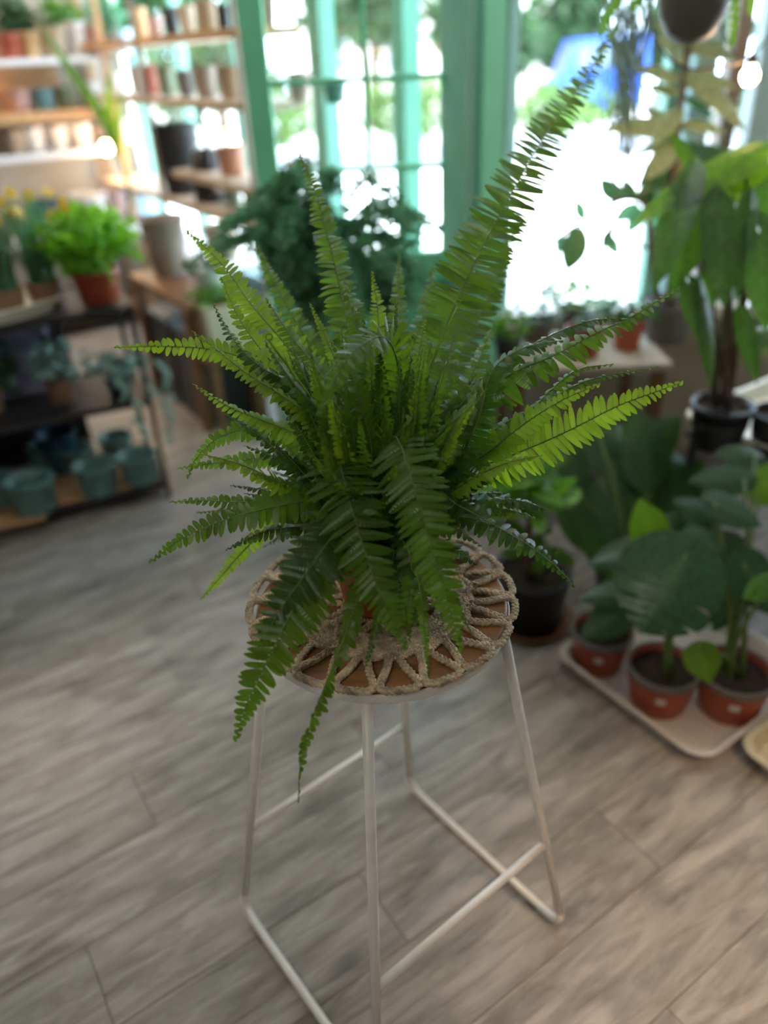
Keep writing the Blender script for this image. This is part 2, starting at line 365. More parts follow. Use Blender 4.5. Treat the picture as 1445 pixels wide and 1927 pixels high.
# mint glazed door with its jamb
d1 = thing('door_1', None, None, (.365, 2.82, 0)); tag(d1, kind='structure')
dm = M['mint']; X0, X1 = -.375-.365, -.0
def dbox(n, cx, cz, sx, sz, sy=.042, m=dm): return bev(struct(n, MB().box((cx, 0, cz), (sx, sy, sz)), m, d1), .004)
dbox('door_stile', X0+.038, 1.1, .076, 2.2); dbox('door_stile', X1-.038, 1.1, .076, 2.2)
dbox('door_rail', (X0+X1)/2, .09, X1-X0-.152, .17); dbox('door_rail', (X0+X1)/2, 2.13, X1-X0-.152, .14); dbox('door_rail', (X0+X1)/2, .78, X1-X0-.152, .1)
dbox('door_panel', (X0+X1)/2, .45, X1-X0-.152, .56, .02, M['mint'])
mx_ = (X0+X1)/2 + .01
dbox('muntin', mx_, 1.445, .018, 1.23, .03)
zs = [1.108, 1.371, 1.64, 1.90]
for z in zs:
    dbox('muntin', (X0+.076+mx_-.009)/2, z, mx_-.009-X0-.076, .018, .03); dbox('muntin', (X1-.076+mx_+.009)/2, z, X1-.076-mx_-.009, .018, .03)
zz = [.83]+zs+[2.06]
for i in range(5):
    for (a, b) in ((X0+.076, mx_-.009), (mx_+.009, X1-.076)):
        struct('pane', MB().box(((a+b)/2, 0, (zz[i]+zz[i+1])/2), (b-a, .004, zz[i+1]-zz[i]-.016)), M['glass'], d1)
hd = MB().tube([(X0+.038, -.02, 1.0), (X0+.038, -.06, 1.0), (X0+.14, -.06, 1.0)], .008, 8); hd.build('door_handle', M['white_metal'], d1)
jm = struct('trim_1', MB().box((.405, 2.80, 1.45), (.07, .16, 2.9)), M['mint_lit'])
struct('trim_2', MB().box((.447, 2.84, 1.45), (.018, .10, 2.9)), M['white'])
# ------------------------------------------------------------------ outdoors
blocker = thing('sky_blocker', 'added sheet blocking sky light over the right window, outside and unseen', 'sky_blocker', (1.9, 2.9, 2.5))  # added unseen screen, keeps sky light off the right floor
blocker['label'] = 'added sheet blocking sky light over the right window, outside and unseen'
MB().add([(-1.5, 0, .15), (1.8, 0, .15), (1.8, 2.3, -.32), (-1.5, 2.3, -.32), (-1.5, 0, .14), (1.8, 0, .14), (1.8, 2.3, -.33), (-1.5, 2.3, -.33)], [(0, 1, 2, 3), (7, 6, 5, 4), (0, 3, 7, 4), (1, 5, 6, 2), (3, 2, 6, 7)]).build('blocker_sheet', M['tan'], blocker, smooth=False)
for x in (-1.45, 1.75): MB().tube([(x, -.05, -.25), (x, 2.28, -.34)], .015, 6).build('arm', M['black'], blocker)
po = struct('paving', MB().box((0, 14, -.09), (60, 34, .06)), M['pave'])
# cut back: the paving lies outside the walls only
po.data.clear_geometry(); q = MB()
q.add([(-25, 5.7, -.03), (-1.6, 5.7, -.03), (.5, 2.95, -.03), (25, 2.95, -.03), (25, 32, -.03), (-25, 32, -.03)], [(0, 1, 2, 3, 4, 5)])
po.data = q.mesh('paving', M['pave'], False)
struct('road', MB().box((0, 13.6, -.022), (60, 2.4, .012)), M['road'])
def leafcloud(mb, c, r, n, size, rr=R, squash=1):
    for i in range(n):
        while True:
            p = Vector((rr.uniform(-1, 1), rr.uniform(-1, 1), rr.uniform(-1, 1)))
            if .25 < p.length < 1: break
        p = Vector(c) + Vector((p.x*r[0], p.y*r[1], p.z*r[2]))
        d = Vector((rr.uniform(-1, 1), rr.uniform(-1, 1), rr.uniform(-.7, .7))).normalized(); nn = Vector((rr.uniform(-1, 1), rr.uniform(-1, 1), rr.uniform(.1, 1)))
        m = frame(p, d, nn); s = size*rr.uniform(.6, 1.3)
        vs = [(0, 0, 0), (s*.32, s*.45, s*.08), (0, s, -s*.1), (-s*.32, s*.45, s*.08)]
        mb.add([m @ Vector(x) for x in vs], [(0, 1, 2, 3)])
    return mb
def tree(x, y, h, rad, label, m, seed, n=1500):
    rr = random.Random(seed); t = thing('tree', label, 'tree', (x, y, -.03))
    tr = MB().tube([(0, 0, 0), (.05, 0, h*.3), (-.05, .05, h*.6), (0, 0, h*.85)], [.16, .12, .09, .03], 8)
    for k in range(5):
        a = rr.uniform(0, 6.28); tr.tube([(0, 0, h*(.4+.08*k)), (math.cos(a)*rad*.6, math.sin(a)*rad*.6, h*(.6+.07*k))], [.05, .02], 5)
    tr.build('trunk', M['bark'], t)
    mb = MB()
    for k in range(9):
        c = (rr.uniform(-.6, .6)*rad, rr.uniform(-.5, .5)*rad, h*rr.uniform(.16, .95)); q = rad*rr.uniform(.4, .7)
        leafcloud(mb, c, (q, q, q*.8), n//9, .32, rr)
    tag(mb.build('foliage', m, t), kind='stuff')
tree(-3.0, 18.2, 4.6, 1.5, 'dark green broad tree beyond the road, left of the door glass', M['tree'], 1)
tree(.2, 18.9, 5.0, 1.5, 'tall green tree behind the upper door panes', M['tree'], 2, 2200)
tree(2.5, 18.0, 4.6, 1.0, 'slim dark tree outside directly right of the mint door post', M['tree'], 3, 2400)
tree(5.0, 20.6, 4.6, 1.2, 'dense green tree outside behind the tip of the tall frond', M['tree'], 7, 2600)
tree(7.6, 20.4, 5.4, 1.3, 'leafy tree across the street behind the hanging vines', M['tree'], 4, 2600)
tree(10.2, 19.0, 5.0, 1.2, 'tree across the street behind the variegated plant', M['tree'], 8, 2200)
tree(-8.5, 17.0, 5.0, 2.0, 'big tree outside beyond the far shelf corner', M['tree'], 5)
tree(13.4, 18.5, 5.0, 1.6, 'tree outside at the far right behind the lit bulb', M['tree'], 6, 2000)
def bush(x, y, rx, rz, label, m, seed, n=900):
    rr = random.Random(seed); t = thing('bush', label, 'bush', (x, y, -.03))
    mb = MB(); leafcloud(mb, (0, 0, rz*.95), (rx, rx*.6, rz*.95), n, .16, rr); tag(mb.build('foliage', m, t), kind='stuff')
    s = MB()
    for k in range(6):
        a = k*1.05; s.tube([(0, 0, 0), (math.cos(a)*rx*.5, math.sin(a)*rx*.3, rz)], [.03, .01], 5)
    s.build('stems', M['bark'], t)
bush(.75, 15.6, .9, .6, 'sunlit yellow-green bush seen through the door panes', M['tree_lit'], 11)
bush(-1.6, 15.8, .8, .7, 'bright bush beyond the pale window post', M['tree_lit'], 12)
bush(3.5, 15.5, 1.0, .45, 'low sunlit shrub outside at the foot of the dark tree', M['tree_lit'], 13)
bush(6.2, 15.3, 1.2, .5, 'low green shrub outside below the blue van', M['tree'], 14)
def building(x, y, wd, h, label):
    t = thing('building', label, 'building', (x, y, -.03))
    struct('wall', MB().box((0, 1.5, h/2), (wd, 3, h)), M['facade'], t)
    struct('roof', MB().add([(-wd/2-.2, -.2, h), (wd/2+.2, -.2, h), (wd/2+.2, 3.2, h), (-wd/2-.2, 3.2, h), (-wd/2-.2, 1.5, h+1.2), (wd/2+.2, 1.5, h+1.2)],
                            [(0, 1, 5, 4), (2, 3, 4, 5), (0, 4, 3), (1, 2, 5), (3, 2, 1, 0)]), M['terra_dark'], t)
    for k in range(int(wd//1.8)):
        for zc in (1.5, 3.6):
            wi = struct('window', MB().box((-wd/2+1+k*1.8, -.02, zc), (.9, .06, 1.2)), M['white'], t)
            struct('pane', MB().box((-wd/2+1+k*1.8, -.055, zc), (.74, .02, 1.04)), M['slate'], wi)
building(2.2, 24, 8, 5.2, 'white building across the street behind the trees')
building(-9, 22, 7, 5.0, 'white building across the street beyond the shelves')
def van():
    t = thing('van', 'blue van parked outside, half hidden behind the hanging vines', 'van', (4.75, 18.2, -.03), PI); t.scale = (.62, .8, .85)
    prof = [(-1.5, .3), (1.5, .3), (1.55, .9), (1.2, 1.05), (.85, 1.75), (-1.45, 1.8), (-1.55, 1.0)]
    n = len(prof); mb = MB(); mb.add([(x, -.75, z) for x, z in prof]+[(x, .75, z) for x, z in prof],
        [tuple(range(n)), tuple(range(2*n-1, n-1, -1))]+[(i, n+i, n+(i+1) % n, (i+1) % n) for i in range(n)])
    bev(mb.build('body', M['blue_van'], t, smooth=False), .06)
    for x in (-.95, .95):
        for y in (-.72, .72):
            m = Matrix.Rotation(PI/2, 3, 'X'); MB().lathe([(0, -.09), (.26, -.09), (.3, -.06), (.3, .06), (.26, .09), (0, .09)], 20, (x, y, .3), m).build('wheel', M['black'], t)
    for x0, x1 in ((-1.2, -.5), (-.4, .3), (.38, .8)):
        for y in (-.765, .765): struct('window', MB().box(((x0+x1)/2, y, 1.4), (x1-x0, .02, .45)), M['slate'], t)
van()
# ------------------------------------------------------------------ pots
def pot_prof(rt, rb, h, th=.004, rim=0, rimh=.02):
    p = [(0, 0), (rb*.96, 0), (rb, .004)]
    if rim: p += [(rb+(rt-rb)*(1-rimh/h), h-rimh), (rt+rim, h-rimh+.002), (rt+rim, h-.002), (rt+rim*.7, h)]
    else: p += [(rt, h-.003), (rt-.001, h)]
    p += [(rt-th, h), (rt-th-.001, h*.6), (max(rb-th, .004), th), (0, th)]
    return p
def pot_parts(t, rt, rb, h, m, rim=0, rimh=.02, rim_m=None, soil=True, seg=32):
    MB().lathe(pot_prof(rt, rb, h, max(.004, rt*.05), 0 if rim_m else rim, rimh), seg).build('pot', m, t)
    if rim_m:
        rg = MB().lathe([(rt-.004, h-rimh), (rt+rim, h-rimh), (rt+rim, h+.003), (rt-.004, h+.003), (rt-.004, h-rimh)], seg).build('pot_rim', rim_m, t)
    if soil:
        k = MB(); n = 16; vs = [(0, 0, h*.86)]; r0 = rt*.93
        for j, rr in ((1, .5), (2, 1)):
            for i in range(n): vs.append((r0*rr*math.cos(2*PI*i/n), r0*rr*math.sin(2*PI*i/n), h*.85+R.uniform(-.003, .004)))
        fs = [(0, 1+i, 1+(i+1) % n) for i in range(n)]+[(1+i, 1+n+i, 1+n+(i+1) % n, 1+(i+1) % n) for i in range(n)]
        k.add(vs, fs).build('soil', M['soil'], t)
def plain_pot(name, label, p, rt, h, m, rb=None, group=None, cat='pot', soil=False, rz=0):
    t = thing(name, label, cat, p, rz, group); pot_parts(t, rt, rb or rt*.82, h, m, soil=soil, seg=24, rim=.003 if rt > .05 else 0, rimh=.012); return t
# ------------------------------------------------------------------ leaves
def leaf_v(L, Wd, kind='ovate', curl=.15, fold=.15, n=10, splits=0, wav=0):
    vs = []; fs = []; uvs = []; xs_ = (-1, -.55, 0, .55, 1)
    for i in range(n+1):
        t = i/n
        if kind == 'heart': w_ = (math.sin(PI*min(1, t*1.02)**.62)**.8 if t < .98 else 0.02)*1.0
        elif kind == 'lance': w_ = math.sin(PI*t**.75)**.9*.98+.02*(1-t)
        elif kind == 'strap': w_ = min(1, t*5+.35)*(1-t**3.0)
        else: w_ = math.sin(PI*t**.85)**.75
        w_ = max(w_, .02)
        if splits:
            ph = (t*splits) % 1.0
            if .3 < t < .78 and ph > .86: w_ *= .6
        for x in xs_:
            back = .28*abs(x)**1.5*max(0, 1-t*2.0) if kind == 'heart' else 0
            fwd = (.12*abs(x)*math.sin(PI*t)) if splits else 0
            z = -curl*L*t*t - fold*Wd*abs(x)*w_*(1 if fold > 0 else 1) + (wav*L*math.sin(t*17+x*2)*abs(x))
            vs.append((x*w_*Wd/2, (t-back+fwd)*L, z)); uvs.append(((x+1)/2, t))
    for i in range(n):
        for j in range(4): fs.append((i*5+j, i*5+j+1, (i+1)*5+j+1, (i+1)*5+j))
    return vs, fs, uvs
_lm = {}
def leaf_mesh(key, m, **kw):
    k = (key, m.name)
    if k not in _lm: v, f, u = leaf_v(1.0, **kw); _lm[k] = MB().add(v, f, u).mesh('leaf', m)
    return _lm[k]
def put_leaf(t, me, base, tip, nrm, name='leaf', wscale=1):
    root = Vector(t.location); b = Vector(base)-root; d = Vector(tip)-Vector(base); L = d.length
    m = frame(b, d, Vector(nrm)) @ Matrix.Diagonal((L*wscale, L, L, 1))
    return link(name, me, t, m)
def stem_to(t, p0, p1, r=.004, m=None, bow=.05, name='stem', r1=None):
    root = Vector(t.location); a = Vector(p0)-root; b = Vector(p1)-root; mid = (a+b)/2 + Vector((0, 0, bow*(b-a).length)); mid.x = a.x*.6+b.x*.4; mid.y = a.y*.6+b.y*.4
    MB().tube(catmull([a, mid, b], 8), [r+(((r1 or r*.6))-r)*i/8 for i in range(9)], 6).build(name, m or M['stem'], t)
# ==================================================================== THE STOOL
SX, SY = -.009, .874
SZ = .778                                          # top of the wooden seat
st = thing('bar_stool', 'tall white tubular metal stool with round wooden seat, carrying the fern', 'stool', (SX, SY, 0))
FT = {k: Vector((x-SX, y-SY, 0)) for k, (x, y) in dict(a=(-.3136, .9083), b=(-.052, .5693), c=(.0302, 1.1792), d=(.2998, .8379)).items()}
bev(MB().lathe([(0, SZ-.022), (.172, SZ-.018), (.177, SZ-.010), (.177, SZ-.003), (.173, SZ), (0, SZ)], 64).build('seat', M['seat'], st), .001)
MB().lathe([(.150, SZ-.024), (.178, SZ-.024), (.1805, SZ-.021), (.1805, SZ-.009), (.179, SZ-.007), (.178, SZ-.008), (.178, SZ-.018), (.150, SZ-.019), (.150, SZ-.024)], 64).build('seat_ring', M['white_metal'], st)
RT = .0075
def legtop(k): d = FT[k].normalized(); return Vector((d.x*.168, d.y*.168, SZ-.026))
def corner(p, q, s, r=.045, n=6):
    """rounded bend at p between directions to q (up the leg) and s (along the floor)"""
    a = p+(q-p).normalized()*r; b = p+(s-p).normalized()*r
    return [a*(1-t)**2+p*2*t*(1-t)+b*t*t for t in [i/n for i in range(n+1)]]
for (i, j) in (('a', 'b'), ('c', 'd')):
    fi, fj = FT[i]+Vector((0, 0, RT+.004)), FT[j]+Vector((0, 0, RT+.004)); ti, tj = legtop(i), legtop(j)
    ci = corner(fi, ti, fj); cj = corner(fj, tj, fi)
    MB().tube([ti, ti.lerp(ci[0], .5), ci[0]], RT, 12).build('leg', M['white_metal'], st)
    MB().tube([tj, tj.lerp(cj[0], .5), cj[0]], RT, 12).build('leg', M['white_metal'], st)
    MB().tube(ci+[fi.lerp(fj, .5)]+cj[::-1], RT, 12).build('floor_rail', M['white_metal'], st)
    for f_ in (.16, .84):
        p = FT[i].lerp(FT[j], f_); MB().box((p.x, p.y, .004), (.022, .016, .008), math.atan2((FT[j]-FT[i]).y, (FT[j]-FT[i]).x)).build('foot_pad', M['rim_grey'], st)
def onleg(k, z): a, b = FT[k], legtop(k); return a.lerp(b, z/(SZ-.026))
for (i, j, zz_) in (('b', 'd', .255), ('a', 'c', .255)):
    MB().tube([onleg(i, zz_), onleg(j, zz_)], .0072, 12).build('footrest', M['white_metal'], st)
# ==================================================================== THE MAT
MR = .193; MZ = SZ+.001
mt = thing('placemat', 'round braided seagrass mat with openwork loops on the stool seat', 'placemat', (SX, SY, MZ))
def braid(path, closed, wd=.0125, pitch=.021, rs=.0030, n3=3):
    """three plaited strands along a path lying in the xy plane"""
    path = [Vector(p) for p in path]
    if closed: path.append(path[0])
    cum = [0]
    for a, b in zip(path, path[1:]): cum.append(cum[-1]+(b-a).length)
    Lt = cum[-1]; per = max(2, round(Lt/pitch)); k = per*7; mb = MB()
    def P(s):
        s = min(max(s, 0), Lt-1e-9); i = 0
        lo, hi = 0, len(cum)-1
        while hi-lo > 1:
            m_ = (lo+hi)//2
            if cum[m_] <= s: lo = m_
            else: hi = m_
        t = (s-cum[lo])/max(1e-9, cum[lo+1]-cum[lo]); return path[lo].lerp(path[lo+1], t), (path[lo+1]-path[lo]).normalized()
    for st_ in range(n3):
        pts = []
        for i in range(k+1):
            s = Lt*i/k; p, t = P(s); nrm = Vector((-t.y, t.x, 0)); ph = 2*PI*(i/k*per+st_/n3)
            pts.append(p+nrm*math.sin(ph)*(wd/2-rs)+Vector((0, 0, rs*1.3+.6*rs*math.sin(2*ph))))
        mb.tube(pts, rs, 5, caps=not closed)
    return mb
NP = 20
def polar(r, a): return (r*math.cos(a), r*math.sin(a), 0)
stp = 2*PI/NP
lp = []
ri, ro, ai, ao = .130, MR-.006, .16*stp, .43*stp
ctrl = [polar(ri, -ai), polar(ri+.016, -ai*1.5), polar(ro-.022, -ao*.86), polar(ro-.010, -ao), polar(ro-.002, -ao*.86), polar(ro, -ao*.4), polar(ro, ao*.4), polar(ro-.002, ao*.86), polar(ro-.010, ao), polar(ro-.022, ao*.86), polar(ri+.016, ai*1.5), polar(ri, ai), polar(ri-.006, 0)]
cl = catmull(ctrl+[ctrl[0]], 44)[:-1]
pmesh = braid(cl, True).mesh('braided_loop', M['straw'])
for k in range(NP): link('braided_loop', pmesh, mt, Matrix.Rotation(k*stp+.1, 4, 'Z') @ Matrix.Translation((0, 0, .0006*(k % 2))))
for k, r0 in enumerate((.125, .1165, .108, .0995, .091)):
    am = .006
    pth = [polar(r0+am*abs(math.sin(NP/2*a))-am*.5, a) for a in [2*PI*i/240 for i in range(240)]]
    braid(pth, True, .0108, .016, .0028).build('braided_row', M['straw'], mt)
NI = 11; s2 = 2*PI/NI
c2 = [polar(.056, -.2*s2), polar(.082, -.38*s2), polar(.086, 0), polar(.082, .38*s2), polar(.056, .2*s2), polar(.052, 0)]
im = braid(catmull(c2+[c2[0]], 30)[:-1], True).mesh('braided_loop', M['straw'])
for k in range(NI): link('braided_loop', im, mt, Matrix.Rotation(k*s2, 4, 'Z'))
sp_ = [polar(.006+.0082*t, 2*PI*t) for t in [i/40 for i in range(0, 230)]]
braid(sp_, False, .0095, .015, .0026).build('braided_row', M['straw'], mt)
# ==================================================================== THE FERN
PZ = MZ+.008
PH = .118
fern = thing('potted_fern', 'large lush sword fern in a terracotta pot on the braided mat', 'potted plant', (SX, SY, PZ))
pot_parts(fern, .072, .054, PH, M['terracotta'], rim=.004, rimh=.022)
FR = Vector((SX, SY, PZ)); CR = FR+Vector((0, 0, PH-.01))
FM = Matrix.Translation(-FR)
def prof_w(s, s0):
    t = (s-s0)/(1-s0); return max(.10, min(1, .55+2.2*t)*(1-t**2.4))
def leaflet_v(var, n=5):
    """one pinna along +Y, unit length, unit half-spacing width"""
    vs = []; fs = []; uvs = []; wv = (.90, 1.05, 1.06, 1.0, .80, .26)
    for i in range(n+1):
        t = i/n; w_ = wv[i]*.5; bend = var[0]*t*t; sw = var[1]*t*t
        vs += [(-w_+sw, t, -bend-var[2]*w_), (sw, t, -bend), (w_+sw, t, -bend-var[2]*w_)]; uvs += [(0, t), (.5, t), (1, t)]
    for i in range(n):
        for j in range(2): fs.append((i*3+j, i*3+j+1, (i+1)*3+j+1, (i+1)*3+j))
    return vs, fs, uvs
SEP = [0]
def frond(pts, half, m, rm=None, space=.0085, s0=.12, face=.5, separate=False, droop=.15, rr=R, nfix=None, fold=.18, skew=.2, tw=0, label=None, lift=0.0, wr=1.19):
    """a sword-fern frond: rachis along world pts, leaflets either side"""
    pth = catmull(pts, 60); cum = [0]
    for a, b in zip(pth, pth[1:]): cum.append(cum[-1]+(b-a).length)
    Lt = cum[-1]
    ra = MB().tube([p-FR for p in pth], [.0016*(1-.75*i/60) for i in range(61)], 5)
    if separate: fo = ra.build('frond', rm or M['rachis'], fern)
    mb = MB(); npair = max(6, int(Lt*(1-s0)/space)); side = 1; i0 = 0
    lm = None
    for k in range(npair*2):
        s = s0+(1-s0)*(k//2+(.5 if k % 2 else 0))/npair
        if s > .995: break
        S = s*Lt
        while i0 < 59 and cum[i0+1] < S: i0 += 1
        t_ = (S-cum[i0])/max(1e-9, cum[i0+1]-cum[i0]); p = pth[i0].lerp(pth[i0+1], t_)
        T = (pth[min(60, i0+2)]-pth[max(0, i0-1)]).normalized()
        ax = Vector((SX, SY, p.z+.12))-p
        N0 = nfix.copy() if nfix else (Vector((0, 0, 1))*1.0+ax.normalized()*.8)*(1-face)+(CAMP-p).normalized()*face*1.6
        N = (N0-T*N0.dot(T))
        if N.length < .05: N = (CAMP-p); N = N-T*N.dot(T)
        N.normalize()
        if tw: N = Matrix.Rotation(tw*(s-.5), 3, T) @ N
        sd = 1 if k % 2 else -1
        side_v = T.cross(N)*sd
        ln = half*prof_w(s, s0)*rr.uniform(.88, 1.08)
        dirn = (side_v + T*(skew+.45*s*s+rr.uniform(-.13, .13)) + N*(lift+rr.uniform(-.26, .2))).normalized()
        nn = (N+side_v*rr.uniform(-.2, .2)+T*rr.uniform(-.4, .35)).normalized()
        wd = space*wr*(1-.35*s)*rr.uniform(.9, 1.1)
        var = (droop*rr.uniform(.3, 1.7), rr.uniform(-.05, .05)*sd, fold)
        mt_ = frame(p-FR, dirn, nn) @ Matrix.Diagonal((wd, ln, ln, 1))
        if separate and SEP[0] < 300:
            key = ('lf', k % 4, m.name)
            if key not in _lm:
                v, f, u = leaflet_v((.06+.07*(k % 4), .15*(1 if k % 2 else -1)*.1, fold*.25)); _lm[key] = MB().add(v, f, u).mesh('leaflet', m)
            link('leaflet', _lm[key], fo, mt_); SEP[0] += 1
        else:
            v, f, u = leaflet_v((var[0], var[1]*5, fold*.2)); mb.add([mt_ @ Vector(x) for x in v], f, u)
    if separate:
        if mb.v: tag(mb.build('leaflet', m, fo), kind='stuff')
    else:
        fo = mb.build('frond', m, fern); ra.build('stalk', rm or M['rachis'], fo)
    return fo
def H(pix, wpx, m, **kw):
    """hero frond: (px, py, depth) points; width in px at its widest"""
    pts = [CR+Vector((R.uniform(-.02, .02), R.uniform(-.02, .02), -.01))] + [at(x, y, depth=d) for x, y, d in pix]
    md = sum(d for _, _, d in pix)/len(pix); frond(pts, wpx/2*md/FPX*1.04, m, **kw)
F_, FD, FY = M['fern'], M['fern_dark'], M['fern_young_backlit']
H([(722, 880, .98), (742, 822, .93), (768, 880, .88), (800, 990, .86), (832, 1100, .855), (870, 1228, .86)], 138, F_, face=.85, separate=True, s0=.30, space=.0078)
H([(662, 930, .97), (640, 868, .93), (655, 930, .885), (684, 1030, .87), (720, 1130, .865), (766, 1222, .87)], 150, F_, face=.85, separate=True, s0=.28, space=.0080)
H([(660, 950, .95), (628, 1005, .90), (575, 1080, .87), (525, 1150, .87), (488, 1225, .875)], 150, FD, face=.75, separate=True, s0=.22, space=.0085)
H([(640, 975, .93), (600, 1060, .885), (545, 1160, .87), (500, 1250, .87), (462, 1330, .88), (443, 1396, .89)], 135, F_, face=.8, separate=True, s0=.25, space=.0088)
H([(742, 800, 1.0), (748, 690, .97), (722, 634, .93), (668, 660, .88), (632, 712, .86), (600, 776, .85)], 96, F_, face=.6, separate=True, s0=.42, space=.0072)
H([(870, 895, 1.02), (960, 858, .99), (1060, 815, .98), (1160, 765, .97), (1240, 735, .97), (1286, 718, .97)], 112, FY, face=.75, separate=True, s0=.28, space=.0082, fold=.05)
H([(690, 1075, .93), (672, 1130, .90), (648, 1200, .88), (612, 1290, .875), (582, 1370, .875), (565, 1440, .88), (561, 1512, .88)], 50, F_, face=.1, s0=.2, tw=5, droop=.6, space=.0085)
H([(640, 935, 1.0), (560, 945, .97), (480, 962, .95), (405, 985, .95), (340, 1015, .95), (280, 1060, .96)], 84, F_, face=.6, s0=.18, space=.0085)
H([(620, 925, 1.02), (540, 935, 1.0), (460, 945, 1.0), (380, 942, 1.0), (318, 945, 1.0)], 58, F_, face=.45, s0=.2, space=.008)
H([(600, 960, 1.05), (520, 985, 1.1), (460, 1035, 1.12), (412, 1090, 1.12), (376, 1130, 1.12)], 42, FY, face=.5, s0=.45, space=.0072)
H([(640, 900, 1.03), (570, 868, 1.05), (500, 862, 1.06), (420, 870, 1.06), (332, 882, 1.07)], 52, F_, face=.6, s0=.25, space=.0075)
H([(630, 880, 1.03), (560, 830, 1.04), (480, 808, 1.04), (415, 822, 1.04), (370, 862, 1.04), (352, 902, 1.04)], 62, F_, face=.6, s0=.25, space=.0078)
H([(640, 850, 1.0), (580, 760, .99), (500, 695, .98), (420, 662, .97), (330, 652, .96), (214, 654, .95)], 84, FY, face=.7, s0=.25, space=.0082, separate=True, fold=.05)
H([(650, 870, 1.0), (600, 800, .98), (530, 745, .96), (460, 700, .95), (400, 652, .94), (360, 622, .94)], 58, FY, face=.25, s0=.22, space=.0072, droop=.4)
H([(640, 880, 1.02), (560, 820, 1.02), (490, 790, 1.01), (430, 765, 1.0), (362, 722, 1.0)], 56, FY, face=.35, s0=.25, space=.0078, droop=.4)
H([(660, 840, 1.05), (600, 730, 1.06), (530, 640, 1.07), (470, 570, 1.08), (420, 500, 1.1), (350, 432, 1.13)], 92, FY, face=.6, s0=.22, space=.0080)
H([(650, 840, 1.02), (580, 740, 1.02), (510, 680, 1.02), (450, 600, 1.02), (415, 520, 1.03)], 70, FY, face=.5, s0=.25, space=.0078)
H([(660, 800, 1.0), (600, 700, 1.0), (545, 630, 1.0), (500, 560, 1.02)], 80, F_, face=.2, s0=.2, space=.008, droop=.4)
H([(670, 800, 1.08), (610, 690, 1.12), (560, 610, 1.15), (515, 530, 1.18), (478, 452, 1.22)], 62, F_, face=.5, s0=.3, space=.0076)
H([(660, 860, 1.0), (590, 790, .99), (540, 720, .98), (490, 690, .97), (440, 640, .98), (400, 570, 1.0)], 56, FD, face=.3, s0=.25, space=.0074, droop=.5)
H([(700, 840, 1.05), (672, 700, 1.08), (648, 580, 1.10), (618, 450, 1.13), (590, 350, 1.16), (560, 282, 1.2)], 84, F_, face=.55, s0=.25, space=.0078, droop=.4)
H([(705, 800, 1.02), (688, 700, 1.03), (668, 610, 1.05), (645, 520, 1.08)], 74, F_, face=.5, s0=.22, space=.0076, droop=.4)
H([(670, 780, 1.05), (640, 700, 1.06), (610, 630, 1.08), (582, 570, 1.1)], 40, FY, face=.5, s0=.3, space=.0066)
H([(775, 840, 1.05), (800, 730, 1.07), (845, 600, 1.10), (900, 480, 1.13), (965, 360, 1.18), (1035, 240, 1.25), (1100, 150, 1.33), (1165, 40, 1.42)], 122, F_, face=.8, s0=.18, space=.0086, fold=.05)
H([(790, 840, 1.12), (850, 700, 1.18), (905, 590, 1.24), (945, 490, 1.30), (985, 390, 1.36)], 78, F_, face=.6, s0=.25, space=.0085)
H([(800, 850, 1.0), (880, 770, .98), (960, 705, .96), (1040, 670, .95), (1120, 628, .95), (1200, 590, .96), (1280, 538, .97)], 86, F_, face=.35, s0=.25, space=.0095, droop=.6)
H([(800, 850, 1.05), (870, 760, 1.04), (950, 680, 1.03), (1040, 630, 1.03), (1110, 604, 1.03), (1185, 598, 1.04)], 74, FD, face=.1, s0=.2, space=.0082, droop=.5)
H([(850, 880, .98), (900, 790, .95), (925, 700, .93), (985, 655, .92), (1060, 640, .93)], 100, FD, face=.2, s0=.3, space=.008, droop=.4)
H([(850, 900, 1.0), (920, 850, .99), (990, 795, .98), (1060, 752, .98), (1130, 722, .98)], 84, FY, face=.6, s0=.25, space=.008)
H([(850, 880, 1.02), (930, 810, 1.02), (1020, 760, 1.03), (1110, 715, 1.04), (1240, 690, 1.05)], 46, F_, face=.2, s0=.25, space=.0085, droop=.5)
H([(860, 900, 1.0), (930, 830, 1.0), (1000, 770, 1.0), (1080, 700, 1.0), (1155, 685, 1.0)], 60, F_, face=.2, s0=.25, space=.008, droop=.5)
H([(800, 920, 1.0), (860, 950, .97), (925, 985, .96), (1000, 1030, .95), (1050, 1070, .95), (1084, 1106, .95)], 78, FD, face=.3, s0=.15, space=.0084, droop=.5, skew=.1)
H([(770, 1040, .94), (790, 1110, .915), (800, 1200, .91), (806, 1272, .91)], 36, F_, face=.6, s0=.3, space=.0062)
H([(740, 1030, .95), (726, 1110, .92), (706, 1190, .90), (685, 1262, .90)], 42, FD, face=.6, s0=.3, space=.0062)
H([(755, 1010, .95), (752, 1060, .94), (748, 1120, .94)], 34, M['leaf_silver'], face=.6, s0=.3, space=.0062)
H([(760, 1020, .93), (775, 1080, .92), (765, 1150, .92), (772, 1210, .92)], 60, F_, face=.5, s0=.3, space=.007)
H([(735, 820, 1.08), (742, 700, 1.12), (748, 590, 1.16), (752, 475, 1.22)], 62, F_, face=.6, s0=.3, space=.0076)
H([(750, 820, 1.1), (775, 700, 1.14), (800, 590, 1.2), (818, 490, 1.27)], 66, F_, face=.6, s0=.3, space=.0076)
H([(715, 820, 1.06), (708, 700, 1.08), (712, 600, 1.1), (700, 510, 1.14)], 60, FY, face=.6, s0=.3, space=.0074)
H([(745, 850, 1.03), (765, 760, 1.04), (785, 680, 1.06), (800, 600, 1.1)], 60, FY, face=.6, s0=.3, space=.0074)
H([(765, 860, 1.0), (800, 780, 1.0), (830, 700, 1.02), (860, 620, 1.05)], 70, F_, face=.5, s0=.3, space=.0078)
